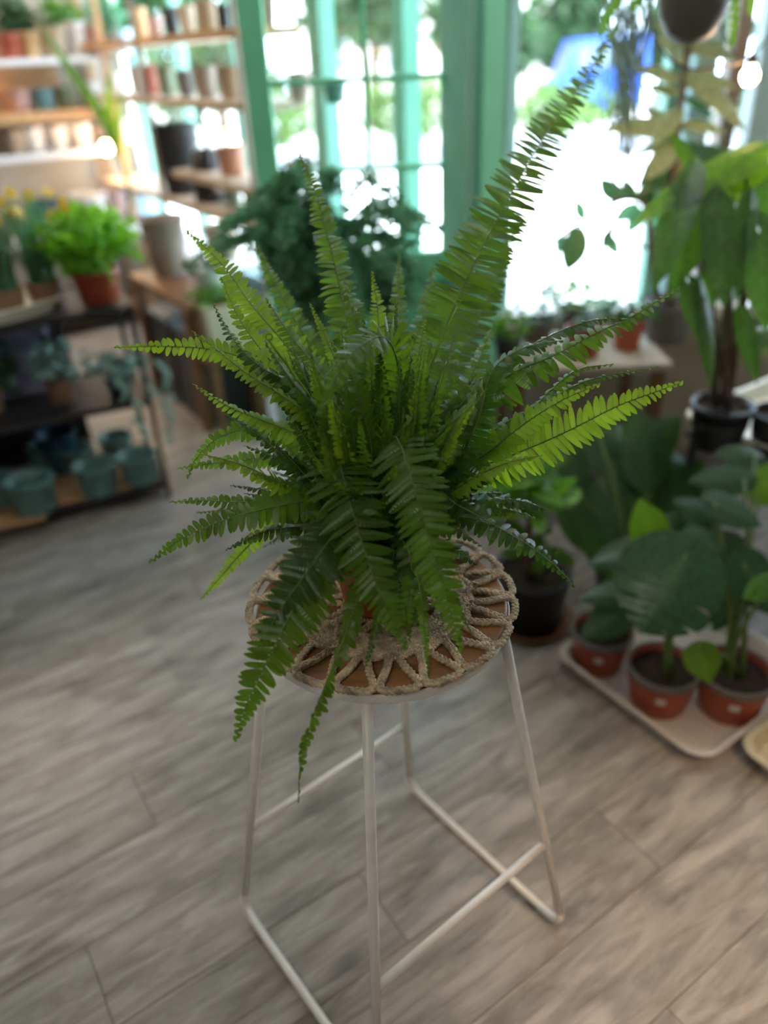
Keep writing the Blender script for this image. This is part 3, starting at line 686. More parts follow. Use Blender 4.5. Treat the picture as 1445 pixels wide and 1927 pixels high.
H([(780, 870, 1.02), (840, 790, 1.04), (890, 700, 1.07), (930, 610, 1.12)], 70, F_, face=.5, s0=.3, space=.0078)
H([(700, 850, .98), (680, 770, .96), (660, 700, .95), (620, 640, .96)], 80, F_, face=.3, s0=.3, space=.008, droop=.4)
H([(680, 860, .97), (620, 790, .94), (560, 730, .92), (510, 660, .91), (498, 640, .91)], 60, FD, face=.3, s0=.3, space=.0074, droop=.4)
# fillers around the crown
fr = random.Random(21)
for i in range(175):
    az = fr.uniform(0, 2*PI); el = math.radians(fr.choice((20, 35, 50, 62, 75, 82))+fr.uniform(-8, 8))
    L_ = fr.uniform(.15, .29)*(1.0+.15*(el > .9)); dr = fr.uniform(.25, .75)*L_
    fwd_ = -math.sin(az)
    if fwd_ > .25 and el < 1.0:
        if i % 3: continue
        L_ *= .7
    d0 = Vector((math.cos(az)*math.cos(el), math.sin(az)*math.cos(el), math.sin(el)))
    b = CR+Vector((math.cos(az)*.03, math.sin(az)*.03, -.012))
    pts = [b+d0*L_*t-Vector((0, 0, dr*t*t*math.cos(el))) for t in (0, .25, .5, .75, 1)]
    if pts[-1].z < SZ+.06:
        pts = [b+(p-b)*.6 for p in pts]
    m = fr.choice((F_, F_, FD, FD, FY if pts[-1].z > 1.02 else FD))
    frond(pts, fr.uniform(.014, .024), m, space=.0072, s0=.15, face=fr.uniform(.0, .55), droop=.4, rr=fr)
# coiled young tips
for (x, y, d) in ((505, 640, .92), (860, 575, 1.05), (776, 640, .98)):
    c = at(x, y, depth=d)-FR; cr_ = CR-FR
    pts = catmull([cr_, cr_.lerp(c, .5)+Vector((0, 0, .03)), c], 14)
    for k in range(18):
        a = k/17*2.6*PI; r_ = .0055*(1-k/22); pts.append(c+RGT*(r_*math.sin(a))+UPV*(r_*(1-math.cos(a))))
    MB().tube(pts, [.0013]*15+[.0013-.00003*k for k in range(18)], 5).build('fiddlehead', M['fern_young_backlit'], fern)

# ==================================================================== SHELVES
def plane_hit(px, py, nrm, c):
    """point where the pixel ray meets the vertical plane p.nrm = c"""
    d = RGT*((px-W_/2)/FPX) - UPV*((py-H_/2)/FPX) + FWD
    t = c/(d.x*nrm.x+d.y*nrm.y); return CAMP+d*t
AU, AV = math.atan2(U.y, U.x), math.atan2(V.y, V.x)
ORD = ['leftmost', 'second', 'third', 'fourth', 'fifth', 'sixth', 'seventh', 'eighth', 'ninth', 'tenth']
def row(kind, specs, z, plane, off, where, group, cols=None):
    """pots standing along a shelf, left to right"""
    n = len(specs)
    for i, (px, py, wpx, hpx, m) in enumerate(specs):
        nrm, c = plane; p = plane_hit(px, py, nrm, c-off); dep = (p-CAMP).dot(FWD); r = wpx/2*dep/FPX; h = hpx*dep/FPX
        cn = M[m].name.replace('_', ' ')
        word = {'white': 'white', 'tan': 'tan', 'taupe': 'taupe', 'pink': 'pale pink', 'salmon': 'salmon', 'sage': 'olive green', 'aqua': 'aqua blue', 'slate': 'slate grey',
                'lightblue': 'pale blue', 'terracotta': 'terracotta', 'terra_dark': 'brick red', 'wood_warm': 'honey-coloured', 'navy_pot': 'dark blue', 'teal_pot': 'grey-teal', 'kraft': 'kraft brown', 'black': 'black', 'grey_pot': 'dark grey', 'brown_pot': 'brown'}[m]
        lab = f'{word} {kind}, {ORD[i] if i == 0 else ORD[i]+" from left"} on {where}'
        plain_pot('plant_pot' if kind == 'pot' else kind.replace(' ', '_'), lab, (p.x, p.y, z), r, h, M[m], group=group, soil=False)
P1 = (V, vA); P2 = (U, uA)
# unit along the left wall
w_s = thing('wall_shelf', 'tall pot shelving on the left back wall with white and pine boards', 'shelf', (C0.x-U.x*.15-V.x*.2, C0.y-U.y*.15-V.y*.2, 0), AU)
for z, m, th in ((1.485, 'rail_white', .03), (1.235, 'wood', .05), (1.03, 'rail_white', .03), (.585, 'rail_white', .03), (.12, 'wood_brown', .03)):
    bev(MB().box((-1.5, 0, z-th/2), (2.9, .34, th)).build('board', M[m], w_s, smooth=False), .003)
for z in (1.385,): MB().box((-1.6, .185, z), (2.7, .01, .14)).build('back_rail', M['wood_warm'], w_s, smooth=False)
for x in (-.06, -1.15, -2.2, -2.94):
    for y in (-.17, .17): MB().box((x, y, .97), (.03, .02, 1.94)).build('upright', M['wood'], w_s, smooth=False)
row('pot', [(10, 60, 48, 42, 'terra_dark'), (52, 60, 38, 42, 'wood_warm'), (97, 60, 50, 48, 'tan'), (140, 60, 36, 55, 'white'), (172, 60, 36, 46, 'pink'), (228, 60, 34, 40, 'lightblue')], 1.486, P1, .29, 'the topmost shelf in view of the left wall', 'pots on the top left shelf')
row('pot', [(22, 150, 50, 36, 'pink'), (72, 150, 40, 36, 'aqua'), (115, 150, 40, 36, 'sage'), (163, 150, 36, 40, 'white'), (215, 150, 40, 52, 'white')], 1.236, P1, .2, 'the pine shelf of the left wall', 'pots on the pine shelf')
row('cup', [(18, 225, 40, 40, 'tan'), (52, 225, 44, 42, 'white'), (98, 222, 42, 40, 'white'), (144, 220, 42, 40, 'white'), (184, 218, 30, 36, 'taupe'), (230, 215, 34, 40, 'white')], 1.031, P1, .2, 'the white shelf of the left wall', 'cups on the white shelf')
row('pot', [(75, 345, 60, 60, 'navy_pot'), (162, 360, 72, 62, 'white'), (212, 355, 44, 62, 'pink'), (258, 345, 62, 72, 'lightblue')], .586, P1, .2, 'the low white shelf of the left wall', 'large pots on the low left shelf')
# unit in front of the window
w_t = thing('window_shelf', 'pot shelving standing in front of the bright left window', 'shelf', (C0.x-U.x*.2-V.x*.15, C0.y-U.y*.2-V.y*.15, 0), AV)
for z, m, x0, x1 in ((1.54, 'wood', -2.2, 0), (1.30, 'tan', -2.2, 0), (1.0, 'tan', -2.2, -1.3), (.86, 'tan', -2.2, -.1), (.60, 'rail_white', -1.7, -.0)):
    bev(MB().box(((x0+x1)/2, 0, z-.015), (x1-x0, .26, .03)).build('board', M[m], w_t, smooth=False), .003)
for x in (-.02, -1.1, -2.18):
    for y in (.12,): MB().box((x, y, .85), (.025, .02, 1.7)).build('upright', M['taupe'], w_t, smooth=False)
row('pot', [(262, 50, 34, 50, 'wood_warm'), (292, 50, 30, 34, 'pink'), (322, 40, 30, 46, 'black'), (352, 40, 34, 46, 'tan'), (390, 35, 40, 52, 'kraft'), (420, 30, 26, 40, 'black'), (450, 30, 30, 50, 'grey_pot'), (480, 25, 24, 50, 'kraft')], 1.541, P2, .2, 'the top board before the window', 'pots on the top board before the window')
row('box', [(255, 140, 22, 48, 'taupe')], 1.301, P2, .2, 'the second board before the window', None)
row('pot', [(280, 140, 30, 50, 'terra_dark'), (310, 140, 34, 50, 'sage'), (346, 140, 30, 44, 'grey_pot'), (385, 140, 42, 52, 'taupe'), (430, 135, 46, 54, 'tan'), (482, 130, 38, 56, 'salmon'), (560, 120, 44, 50, 'pink'), (627, 120, 44, 34, 'teal_pot')], 1.301, P2, .2, 'the second board before the window', 'pots on the second board before the window')
row('pot', [(432, 280, 54, 50, 'salmon'), (492, 280, 46, 48, 'slate'), (560, 280, 54, 50, 'salmon'), (618, 320, 50, 42, 'lightblue')], 1.001, P2, .2, 'the short third board before the window', 'pots on the third board before the window')
row('pot', [(400, 340, 34, 46, 'salmon'), (436, 345, 34, 44, 'sage'), (468, 350, 30, 46, 'brown_pot'), (500, 350, 34, 46, 'salmon')], .861, P2, .2, 'the fourth board before the window', 'pots on the fourth board before the window')
row('pot', [(415, 440, 66, 60, 'tan')], .601, P2, .2, 'the lowest white board before the window', None)
p = plane_hit(388, 300, U, uA-.2)
t = thing('watering_can', 'matt black watering can with a flared spout on the window shelf', 'watering can', (p.x, p.y, .861), AV+2.9)
MB().lathe([(0, 0), (.075, 0), (.08, .01), (.07, .20), (.045, .23), (.035, .23), (.035, .21), (0, .2)], 24).build('body', M['black'], t)
MB().tube([(.06, 0, .05), (.09, 0, .22), (.06, 0, .38)], [.022, .014, .010], 8).build('spout', M['black'], t)
MB().lathe([(.010, 0), (.045, .06), (.043, .06), (0, .02)], 16, (.06, 0, .37)).build('rose', M['black'], t)
MB().tube(catmull([(-.06, 0, .20), (-.12, 0, .20), (-.13, 0, .08), (-.075, 0, .03)], 14), .009, 6).build('handle', M['black'], t)
p = plane_hit(338, 300, U, uA-.2)
plain_pot('vase', 'large matt black round vase left of the watering can', (p.x, p.y, .861), .115, .32, M['black'], rb=.09, cat='vase')
# low brown bench with big pots
bp_ = plane_hit(345, 490, U, uA-.50); 
bn = thing('bench', 'low brown wooden bench under the window shelves', 'bench', (bp_.x, bp_.y, 0), AV)
bev(MB().box((0, 0, .565), (.74, .30, .03)).build('seat', M['wood_brown'], bn, smooth=False), .004)
for x in (-.32, .32):
    for y in (-.13, .13): MB().box((x, y, .275), (.045, .045, .55)).build('leg', M['wood_brown'], bn, smooth=False)
for k, (x, lab) in enumerate(((-.16, 'added black box filling the dark void under the brown bench, on the right'), (.17, 'added black box filling the dark void under the brown bench, on the left'))):
    cpos = Vector((bp_.x, bp_.y))+V*x
    t = thing('shade_box', lab, 'dark_filler', (cpos.x, cpos.y, .0), AV)  # added dark box, stands for the shade under the bench
    cb = MB().box((0, 0, .015), (.27, .24, .03))
    for a, b, c, d in ((0, .1125, .27, .015), (0, -.1125, .27, .015), (.1275, 0, .015, .21), (-.1275, 0, .015, .21)): cb.box((a, b, .22), (c, d, .38))
    cb.build('shade_box_body', M['black'], t, smooth=False)
    MB().box((0, 0, .418), (.28, .25, .016)).build('lid', M['slate'], t, smooth=False)
def bench_at(px, py): q = plane_hit(px, py, U, uA-.50); return (q.x, q.y, .581)
t = plain_pot('plant_pot', 'big taupe tapering pot on the brown bench, below the low white shelf', bench_at(316, 486), .105, .26, M['taupe'], rb=.07)
t = plain_pot('plant_pot', 'cream pot on the right end of the brown bench', bench_at(392, 505), .07, .12, M['white'], rb=.055)
q = plane_hit(400, 622, U, uA-.50); q = q - Vector((V.x, V.y, 0))*.12
t = thing('low_stand', 'low dark wooden stand under the beige square planter', 'stand', (q.x, q.y, 0), TH)
bev(MB().box((0, 0, .36), (.26, .26, .03)).build('top', M['wood_brown'], t, smooth=False), .003)
for x in (-.1, .1):
    for y in (-.1, .1): MB().box((x, y, .1725), (.03, .03, .345)).build('leg', M['wood_brown'], t, smooth=False)
t = thing('planter', 'beige square planter with a low green plant behind the fern', 'planter', (q.x, q.y, .376), TH)
bev(MB().add([(x*a, y*a, z) for z, a in ((0, .80), (.20, .92)) for x, y in ((-.12, -.12), (.12, -.12), (.12, .12), (-.12, .12))]+[(x*a, y*a, z) for z, a in ((.20, .84), (.16, .82)) for x, y in ((-.12, -.12), (.12, -.12), (.12, .12), (-.12, .12))],
    [(3, 2, 1, 0)]+[(k*4+i, k*4+(i+1) % 4, k*4+4+(i+1) % 4, k*4+4+i) for k in range(3) for i in range(4)]+[(12, 13, 14, 15)]).build('planter_box', M['tan'], t, smooth=False), .005)
tag(leafcloud(MB(), (0, 0, .22), (.10, .10, .06), 160, .045).build('foliage', M['leaf_green'], t), kind='stuff')
q = at(470, 560, z=0)
plain_pot('planter', 'tall dark green planter half hidden behind the fern', (q.x+.05, q.y-1.1, 0), .14, .42, M['slate'], rb=.11, cat='planter')
# shelf-top greenery
def bushy_pot(px, py, z, plane, off, rt, h, m, lm, rad, n, size, label, lz=1.0):
    nrm, c = plane; p = plane_hit(px, py, nrm, c-off)
    t = thing('potted_plant', label, 'potted plant', (p.x, p.y, z)); pot_parts(t, rt, rt*.8, h, M[m], soil=True, seg=20)
    tag(leafcloud(MB(), (0, 0, h+rad*lz*.8), (rad, rad, rad*lz), n, size).build('foliage', M[lm], t), kind='stuff')
    MB().tube([(0, 0, h*.8), (.01, 0, h+rad*.8)], .004, 5).build('stem', M['stem'], t); return t
bushy_pot(35, 20, 1.66, P1, .34, .08, .10, 'white', 'leaf_green', .12, 160, .07, 'leafy green plant in a white pot high on the left wall') if False else None
for (px, r, lm, lab) in ((30, .10, 'leaf_dark', 'dark bushy plant above the brick red pot on the top left shelf'), (118, .11, 'leaf_green', 'spreading olive green plant on the top left shelf'), (205, .10, 'leaf_blue', 'bluish green trailing plant at the right of the top left shelf')):
    bushy_pot(px, 60, 1.486, P1, .15, .045, .10, 'taupe', lm, r, 240, .05, lab)
bushy_pot(272, 30, 1.541, P2, .13, .04, .10, 'tan', 'leaf_dark', .11, 200, .06, 'dark green plant in the corner on the top window board')
bushy_pot(500, 30, 1.541, P2, .13, .04, .10, 'kraft', 'leaf_green', .08, 160, .05, 'small green plant at the window end of the top board')
# left string light and under-shelf strip
p = plane_hit(200, 278, V, vA-.42)
t = thing('string_light', 'lit warm bulb hanging on a cord before the left shelves', 'light', tuple(p))
MB().lathe([(0, -.034), (.018, -.030), (.030, -.012), (.030, .006), (.016, .030), (.012, .036), (0, .036)], 20).build('bulb', M['bulb'], t)
MB().lathe([(.013, .034), (.016, .036), (.016, .06), (0, .062)], 14).build('socket', M['black'], t)
MB().tube(catmull([(0, 0, .06), (-.1, .02, .35), (-.25, .05, .8), (-.3, .05, 2.9-p.z)], 16), .004, 5).build('cord', M['wire'], t)
def lamp(loc, e, col=(1, .62, .3), r=.03):
    l = bpy.data.lights.new('bulb_light', 'POINT'); l.energy = e; l.color = col; l.shadow_soft_size = r
    o = bpy.data.objects.new('bulb_light', l); COL.objects.link(o); o.location = loc
lamp(p+Vector((0, -.04, -.05)), 4)
mk = C0-U*1.55-V*.16
t = thing('shelf_light', 'slim warm light strip under the topmost left shelf', 'light', (mk.x, mk.y, 1.44), AU)
MB().box((0, 0, 0), (1.5, .02, .012)).build('strip', mat('lit_strip', (1, .8, .5), emit=((1, .55, .22), 14)), t, smooth=False)
# tall strap-leaved plant behind the rack
q = at(236, 600, z=0)
t = thing('corn_plant', 'tall plant with long strap leaves rising behind the black rack', 'potted plant', (q.x-.25, q.y-.9, 0))
pot_parts(t, .12, .09, .22, M['black_pot'], seg=24)
DP = (Vector(t.location)+Vector((0, 0, .9))-CAMP).dot(FWD)
def px_path(l, d): return [at(x, y, depth=d+e) for x, y, e in l]
tr_ = [Vector((0, 0, .18))]+[p-Vector(t.location) for p in px_path([(232, 420, 0), (226, 290, 0)], DP)]
MB().tube(catmull(tr_, 12), .009, 8).build('stem', M['stem'], t)
for l, wd in (([(226, 300, 0), (190, 215, 0), (135, 135, -.05), (70, 40, -.1)], .05), ([(226, 290, 0), (205, 220, 0), (208, 130, 0)], .045), ([(226, 300, 0), (222, 230, .05), (232, 150, .1)], .03), ([(228, 330, 0), (150, 250, 0), (90, 180, 0)], .0)):
    if not wd: continue
    pp = catmull([x-Vector(t.location) for x in px_path(l, DP)], 14); mb = MB(); vs = []; fs = []; uvs = []
    for i, x in enumerate(pp):
        T = (pp[min(14, i+1)]-pp[max(0, i-1)]).normalized(); S = T.cross(Vector((.3, -1, .5))).normalized(); w_ = wd/2*max(.03, math.sin(PI*(.12+.88*i/14))**.7)
        vs += [x-S*w_, x+Vector((0, 0, -w_*.3)), x+S*w_]; uvs += [(0, i/14), (.5, i/14), (1, i/14)]
        if i: fs += [(i*3-3, i*3-2, i*3+1, i*3), (i*3-2, i*3-1, i*3+2, i*3+1)]
    mb.add(vs, fs, uvs).build('leaf', M['philo_bright'] if wd < .046 else M['philo'], t)
# ==================================================================== LEFT RACK
RA = math.radians(24); RF = Vector((-.825, 2.60, 0))
rk = thing('metal_rack', 'black metal three-tier plant rack at the left edge', 'rack', tuple(RF), RA)
RW, RD = 1.15, .40
def rkp(x, y, z): return tuple(RF + Matrix.Rotation(RA, 3, 'Z') @ Vector((x, y, z)))
def rbox(n, c, d, m='black'): return bev(MB().box(c, d).build(n, M[m], rk, smooth=False), .002)
for x in (0, -RW):
    for y in (0, RD): rbox('post', (x, y, .375), (.018, .018, .75))
for z in (.06, .40, .735):
    for y in (0, RD): rbox('rail', (-RW/2, y, z), (RW-.018, .016, .022))
    for x in (0, -RW): rbox('rail', (x, RD/2, z), (.016, RD-.018, .022))
rbox('shelf_plate', (-RW/2, RD/2, .738), (RW-.02, RD-.02, .006)); rbox('shelf_plate', (-RW/2, RD/2, .403), (RW-.02, RD-.02, .006)); rbox('shelf_plate', (-RW/2, RD/2, .063), (RW-.02, RD-.02, .006))
rbox('shade_panel', (-RW/2-.10, RD+.012, .40), (RW-.22, .006, .66))  # added black sheet, stands for the darkness behind the tiers
for x0, x1, y0 in ((-.42, -.03, .01), (-RW+.02, -.44, -.06)):
    b = thing('wooden_board', 'thin pine board '+('at the right end' if x0 > -.5 else 'jutting out at the left')+' of the bottom rack tier', 'board', rkp((x0+x1)/2, y0+.18, .075), RA)
    bev(MB().box((0, 0, -.004+.0), (x1-x0, .36, .016)).build('plank', M['wood'], b, smooth=False), .003)
def on(px, py, z): q = at(px, py, z=z); return (q.x, q.y, z)
BZ = .080
for px, py, r, lab in ((70, 962, .070, 'grey-teal empty pot nearest the camera, front left on the bottom rack tier'), (190, 928, .064, 'grey-teal empty pot in the front row, middle of the bottom tier'), (268, 908, .062, 'grey-teal empty pot at the right front corner of the bottom tier'),
                      (152, 888, .055, 'grey-teal pot behind the middle front pot of the bottom tier'), (226, 868, .058, 'grey-teal pot in the back row beside the rack post'), (6, 952, .06, 'grey-teal pot cut by the left photo edge on the bottom tier'), (92, 885, .058, 'grey-teal pot behind the nearest front left pot')):
    plain_pot('plant_pot', lab, on(px, py-6, BZ), r*1.16, r*1.75, M['teal_pot'], rb=r*1.02, group='grey-teal pots on the bottom tier')
plain_pot('plant_pot', 'dark blue round pot at the back of the bottom rack tier', rkp(-.34, .30, .075), .075, .16, M['navy_pot'], rb=.06)
# tray and pots on top
def rrect(a, b, r, n=5):
    o = []
    for cx, cy, s in ((a-r, b-r, 0), (-a+r, b-r, 1), (-a+r, -b+r, 2), (a-r, -b+r, 3)):
        for k in range(n+1): t = (s+k/n)*PI/2; o.append((cx+r*math.cos(t), cy+r*math.sin(t)))
    return o
def tray(label, c, rz, a, b, h, m, r=.05):
    t = thing('plastic_tray', label, 'tray', c, rz); mb = MB(); vs = []; fs = []
    rings = [(-.022, 0), (-.006, h-.006), (.004, h-.006), (.006, h-.001), (.002, h+.001), (-.008, h), (-.024, .005)]
    n = len(rrect(a, b, r))
    for off, z in rings: vs += [(x, y, z) for x, y in rrect(a+off, b+off, r)]
    for i in range(len(rings)-1):
        for k in range(n): fs.append((i*n+k, i*n+(k+1) % n, (i+1)*n+(k+1) % n, (i+1)*n+k))
    fs.append(tuple(range(n-1, -1, -1))); fs.append(tuple((len(rings)-1)*n+k for k in range(n)))
    mb.add(vs, fs).build('tray_body', M[m], t, smooth=False)
    rib = MB()
    for k in range(-3, 4): rib.box((k*a*.24, 0, .007), (.006, b*1.5, .003))
    rib.build('ribs', M[m], t, smooth=False); return t
tray('cream plastic tray under the daffodil pots on top of the black rack', (-1.375, 2.50, .7415), math.radians(50), .30, .19, .045, 'tray', .04)
def topz(px, py): return on(px, py, .75)
dpots = []
for px, py, lab in ((20, 590, 'yellow daffodils with blue-green blades in a brown pot at the left edge'), (92, 574, 'yellow daffodils in a brown pot at the right end of the cream tray')):
    t = thing('potted_daffodils', lab, 'potted plant', topz(px, py)); dpots.append(t)
    pot_parts(t, .062, .05, .085, M['brown_pot'], seg=24)
    mb = MB(); rr = random.Random(px)
    for k in range(80):
        a = rr.uniform(0, 6.28); L_ = rr.uniform(.16, .30); b = Vector((rr.uniform(-.04, .04), rr.uniform(-.04, .04), .075)); o_ = Vector((math.cos(a), math.sin(a), 0))*L_*rr.uniform(.15, .5)
        pp = [b+o_*t_*t_+Vector((0, 0, L_*t_)) for t_ in (0, .35, .7, 1)]; S = Vector((-math.sin(a), math.cos(a), 0))
        for i in range(3):
            w0, w1_ = .005*(1-.25*i), .005*(1-.25*(i+1)); mb.add([pp[i]-S*w0, pp[i]+S*w0, pp[i+1]+S*w1_, pp[i+1]-S*w1_], [(0, 1, 2, 3)])
    tag(mb.build('blades', M['leaf_blue'], t), kind='stuff')
    for k in range(11):
        a = rr.uniform(0, 6.28); r_ = rr.uniform(.02, .13); h_ = rr.uniform(.27, .37); c = Vector((r_*math.cos(a), r_*math.sin(a), h_))
        fdir = Vector((rr.uniform(-.8, .8), rr.uniform(-1, .1), rr.uniform(-.1, .6))).normalized(); fm = frame(c, fdir.orthogonal(), fdir)
        fb = MB()
        for j in range(6):
            m3 = Matrix.Rotation(j*PI/3, 4, 'Z'); fb.add([fm @ m3 @ Vector(v) for v in ((0, 0, 0), (.009, .012, .001), (0, .026, .003), (-.009, .012, .001))], [(0, 1, 2, 3)])
        fb.lathe([(.004, 0), (.007, .010), (.009, .014)], 8, c, fm.to_3x3())
        fl_ = fb.build('flower', M['yellow'], t)
        MB().tube(catmull([(c.x*.15, c.y*.15, .08), (c.x*.6, c.y*.6, h_*.6), tuple(c)], 5), .0025, 4).build('stalk', M['stem'], fl_)
q = topz(190, 566)
t = thing('potted_plant', 'lush bright green plant in a brick red pot on the black rack', 'potted plant', q)
pot_parts(t, .078, .064, .105, M['terra_dark'], rim=.003, rimh=.02, seg=28)
fm_ = leafcloud(MB(), (0, 0, .20), (.15, .14, .105), 560, .05); tag(fm_.build('foliage', M['leaf_bright'], t), kind='stuff')
q = topz(55, 540)
t = thing('potted_plant', 'dark green bushy plant between the daffodils and the bright plant', 'potted plant', rkp(-.58, .26, .745))
pot_parts(t, .06, .05, .09, M['brown_pot'], seg=24); tag(leafcloud(MB(), (0, 0, .19), (.13, .10, .13), 380, .045).build('foliage', M['leaf_green'], t), kind='stuff')
# mid tier: plants and boxes
def rk_plant(x, y, r, h, m, lm, cl, label, size=.05, trail=()):
    t = thing('potted_plant', label, 'potted plant', rkp(x, y, .407), RA); pot_parts(t, r, r*.8, h, M[m], seg=20)
    mb = MB()
    for (c, rr_, n) in cl: leafcloud(mb, c, rr_, n, size)
    tag(mb.build('foliage', M[lm], t), kind='stuff')
    st_ = MB(); st_.tube([(0, 0, h*.8), (0, 0, h+.05)], .004, 5)
    for tr in trail: st_.tube(catmull(tr, 10), .0022, 5)
    st_.build('stems', M['stem'], t)
    for tr in trail:
        pp = catmull(tr, 12)
        for i in range(2, 13):
            d = Vector((R.uniform(-1, 1), R.uniform(-1, .3), -.4)).normalized(); v, f, u = leaf_v(1, Wd=.5, n=4)
            m = frame(pp[i], d, (0, -.5, 1)) @ Matrix.Diagonal((.045,)*3+(1,)); link('leaf', leaf_mesh('ov', M[lm], Wd=.55, kind='ovate', n=5), t, m)
rk_plant(-.28, .14, .052, .10, 'brown_pot', 'leaf_silver', [((0, 0, .15), (.10, .09, .07), 90)], 'silver-green plant in a brown pot on the middle tier', .05)
rk_plant(-.08, .10, .048, .08, 'black_pot', 'leaf_silver', [((0, 0, .11), (.10, .08, .05), 60)], 'blue-green trailing plant spilling over the right rack post', .055, [[(0, 0, .08), (.07, -.06, .12), (.12, -.12, .0), (.13, -.13, -.14)], [(0, 0, .08), (.0, -.10, .10), (.02, -.16, 0), (.02, -.17, -.10)], [(0, 0, .08), (.08, .02, .14), (.15, 0, .08), (.17, -.02, -.02)]])
rk_plant(-.52, .18, .055, .09, 'brown_pot', 'leaf_dark', [((0, 0, .16), (.13, .10, .09), 160)], 'dark green small-leaved plant in the middle of the middle tier', .05)
rk_plant(-.74, .10, .055, .09, 'terra_dark', 'leaf_silver', [((0, 0, .14), (.14, .10, .07), 90)], 'pale green spotted-leaf plant left on the middle tier', .065, [[(0, 0, .08), (.05, -.12, .10), (.09, -.16, -.03), (.10, -.17, -.16)], [(0, 0, .08), (-.05, -.12, .10), (-.06, -.16, -.03), (-.06, -.17, -.12)]])
t = thing('storage_box', 'lilac-grey patterned storage box on the middle rack tier', 'box', rkp(-.40, .32, .407), RA)
bev(MB().box((0, 0, .13), (.26, .12, .26)).build('box_body', M['lilac'], t, smooth=False), .01); bev(MB().box((0, 0, .268), (.27, .13, .02)).build('lid', M['lilac'], t, smooth=False), .004)
t = thing('storage_box', 'blue-grey woven box at the left end of the middle tier', 'box', rkp(-.90, .26, .407), RA)
bev(MB().box((0, 0, .14), (.28, .20, .28)).build('box_body', M['mesh_grey'], t, smooth=False), .01); bev(MB().box((0, 0, .287), (.29, .21, .02)).build('lid', M['mesh_grey'], t, smooth=False), .004)
for px, py, lab in ((40, 905, 'silver-leaved plant among the teal pots of the bottom tier'),):
    t = thing('potted_plant', lab, 'potted plant', rkp(-.86, .27, .075)); pot_parts(t, .06, .05, .10, M['black_pot'], seg=20)
    tag(leafcloud(MB(), (0, -.02, .19), (.13, .10, .09), 110, .07).build('foliage', M['leaf_silver'], t), kind='stuff'); MB().tube([(0, 0, .08), (0, -.01, .16)], .005, 5).build('stem', M['stem'], t)
# ==================================================================== BEHIND THE FERN
def feathery(px, py, Y, rad, hz, label, m, n, standz, pr, ph, pm_):
    c = at(px, py, Y=Y)
    if standz:
        s = thing('plant_stand', 'dark round plant stand under the '+label.split(' with')[0], 'plant stand', (c.x, c.y, 0))
        MB().lathe([(0, standz-.025), (pr*1.25, standz-.025), (pr*1.25, standz), (0, standz)], 24).build('top', M['wood_brown'], s, smooth=False)
        for k in range(3): a = k*2.09+.4; MB().tube([(pr*.6*math.cos(a), pr*.6*math.sin(a), standz-.02), (pr*1.2*math.cos(a), pr*1.2*math.sin(a), 0)], .011, 6).build('leg', M['wood_brown'], s)
    t = thing('potted_plant', label, 'potted plant', (c.x, c.y, standz)); pot_parts(t, pr, pr*.8, ph, M[pm_], seg=28)
    rr = random.Random(int(px)); mb = MB(); stb = MB(); top = c.z-standz
    for k in range(46):
        a = rr.uniform(0, 6.28); e = rr.uniform(.15, 1.0); d = Vector((math.cos(a)*rad*e, math.sin(a)*rad*e*.8, 0)); hh = top+hz*rr.uniform(-.6, 1)*(1.1-.6*e)
        pp = catmull([(d.x*.1, d.y*.1, ph*.85), (d.x*.4, d.y*.4, ph+(hh-ph)*.75), (d.x*.8, d.y*.8, hh), (d.x*1.25, d.y*1.25, hh-.06*rr.random()-.02)], 12); stb.tube(pp, .0015, 4, False)
        for i in range(3, 13):
            for j in range(n):
                leafcloud(mb, pp[i], (.026, .026, .014), 1, .017, rr)
    tag(mb.build('foliage', M[m], t), kind='stuff'); stb.build('stems', M['stem'], t)
feathery(590, 440, 2.15, .27, .20, 'big dark feathery plant with fine needles before the mint door', 'leaf_blue', 34, .42, .12, .22, 'slate')
feathery(728, 520, 2.45, .13, .10, 'smaller feathery plant with airy stems beside the big feathery one', 'leaf_blue', 26, .45, .08, .14, 'teal_pot')
# ==================================================================== RIGHT SIDE
# long table under the window with seedling pots
wt = thing('window_table', 'narrow dark table under the right window carrying small pots', 'table', (.66, 2.42, 0))
bev(MB().box((0, 0, .575), (.50, .36, .025)).build('tabletop', M['beige_wall'], wt, smooth=False), .003)
for x in (-.22, .22):
    for y in (-.15, .15): MB().box((x, y, .281), (.035, .035, .5625)).build('leg', M['wood_brown'], wt, smooth=False)
TZ = .588
def seedling(px, py, r, h, m, lm, rad, n, size, lab, rad_z=.5, rimm=None):
    q = at(px, py, z=TZ); t = thing('seedling_pot', lab, 'potted plant', (q.x, q.y, TZ)); pot_parts(t, r, r*.8, h, M[m], seg=22, rim=.002, rimh=.012)
    tag(leafcloud(MB(), (0, 0, h+rad*rad_z*.7), (rad, rad, rad*rad_z), n, size).build('foliage', M[lm], t), kind='stuff')
seedling(1095, 668, .058, .09, 'terra_dark', 'leaf_silver', .05, 60, .03, 'brick red pot of fleshy succulents on the window table')
seedling(1178, 655, .05, .10, 'terracotta', 'leaf_dark', .06, 60, .04, 'terracotta pot with dark leaves at the right of the seedling pots')
seedling(1010, 640, .055, .07, 'grey_pot', 'leaf_silver', .09, 130, .03, 'grey pot of hazy pale green seedlings, left on the window table', .7)
seedling(1075, 612, .05, .07, 'grey_pot', 'leaf_green', .09, 130, .03, 'grey pot of green seedlings against the bright window', .8)
seedling(955, 665, .045, .06, 'black_pot', 'leaf_green', .07, 80, .035, 'black pot of small green plants at the left table end', .6)
seedling(1130, 622, .045, .07, 'white', 'leaf_blue', .05, 60, .03, 'white pot with blue-green rosettes behind the succulents', .6)
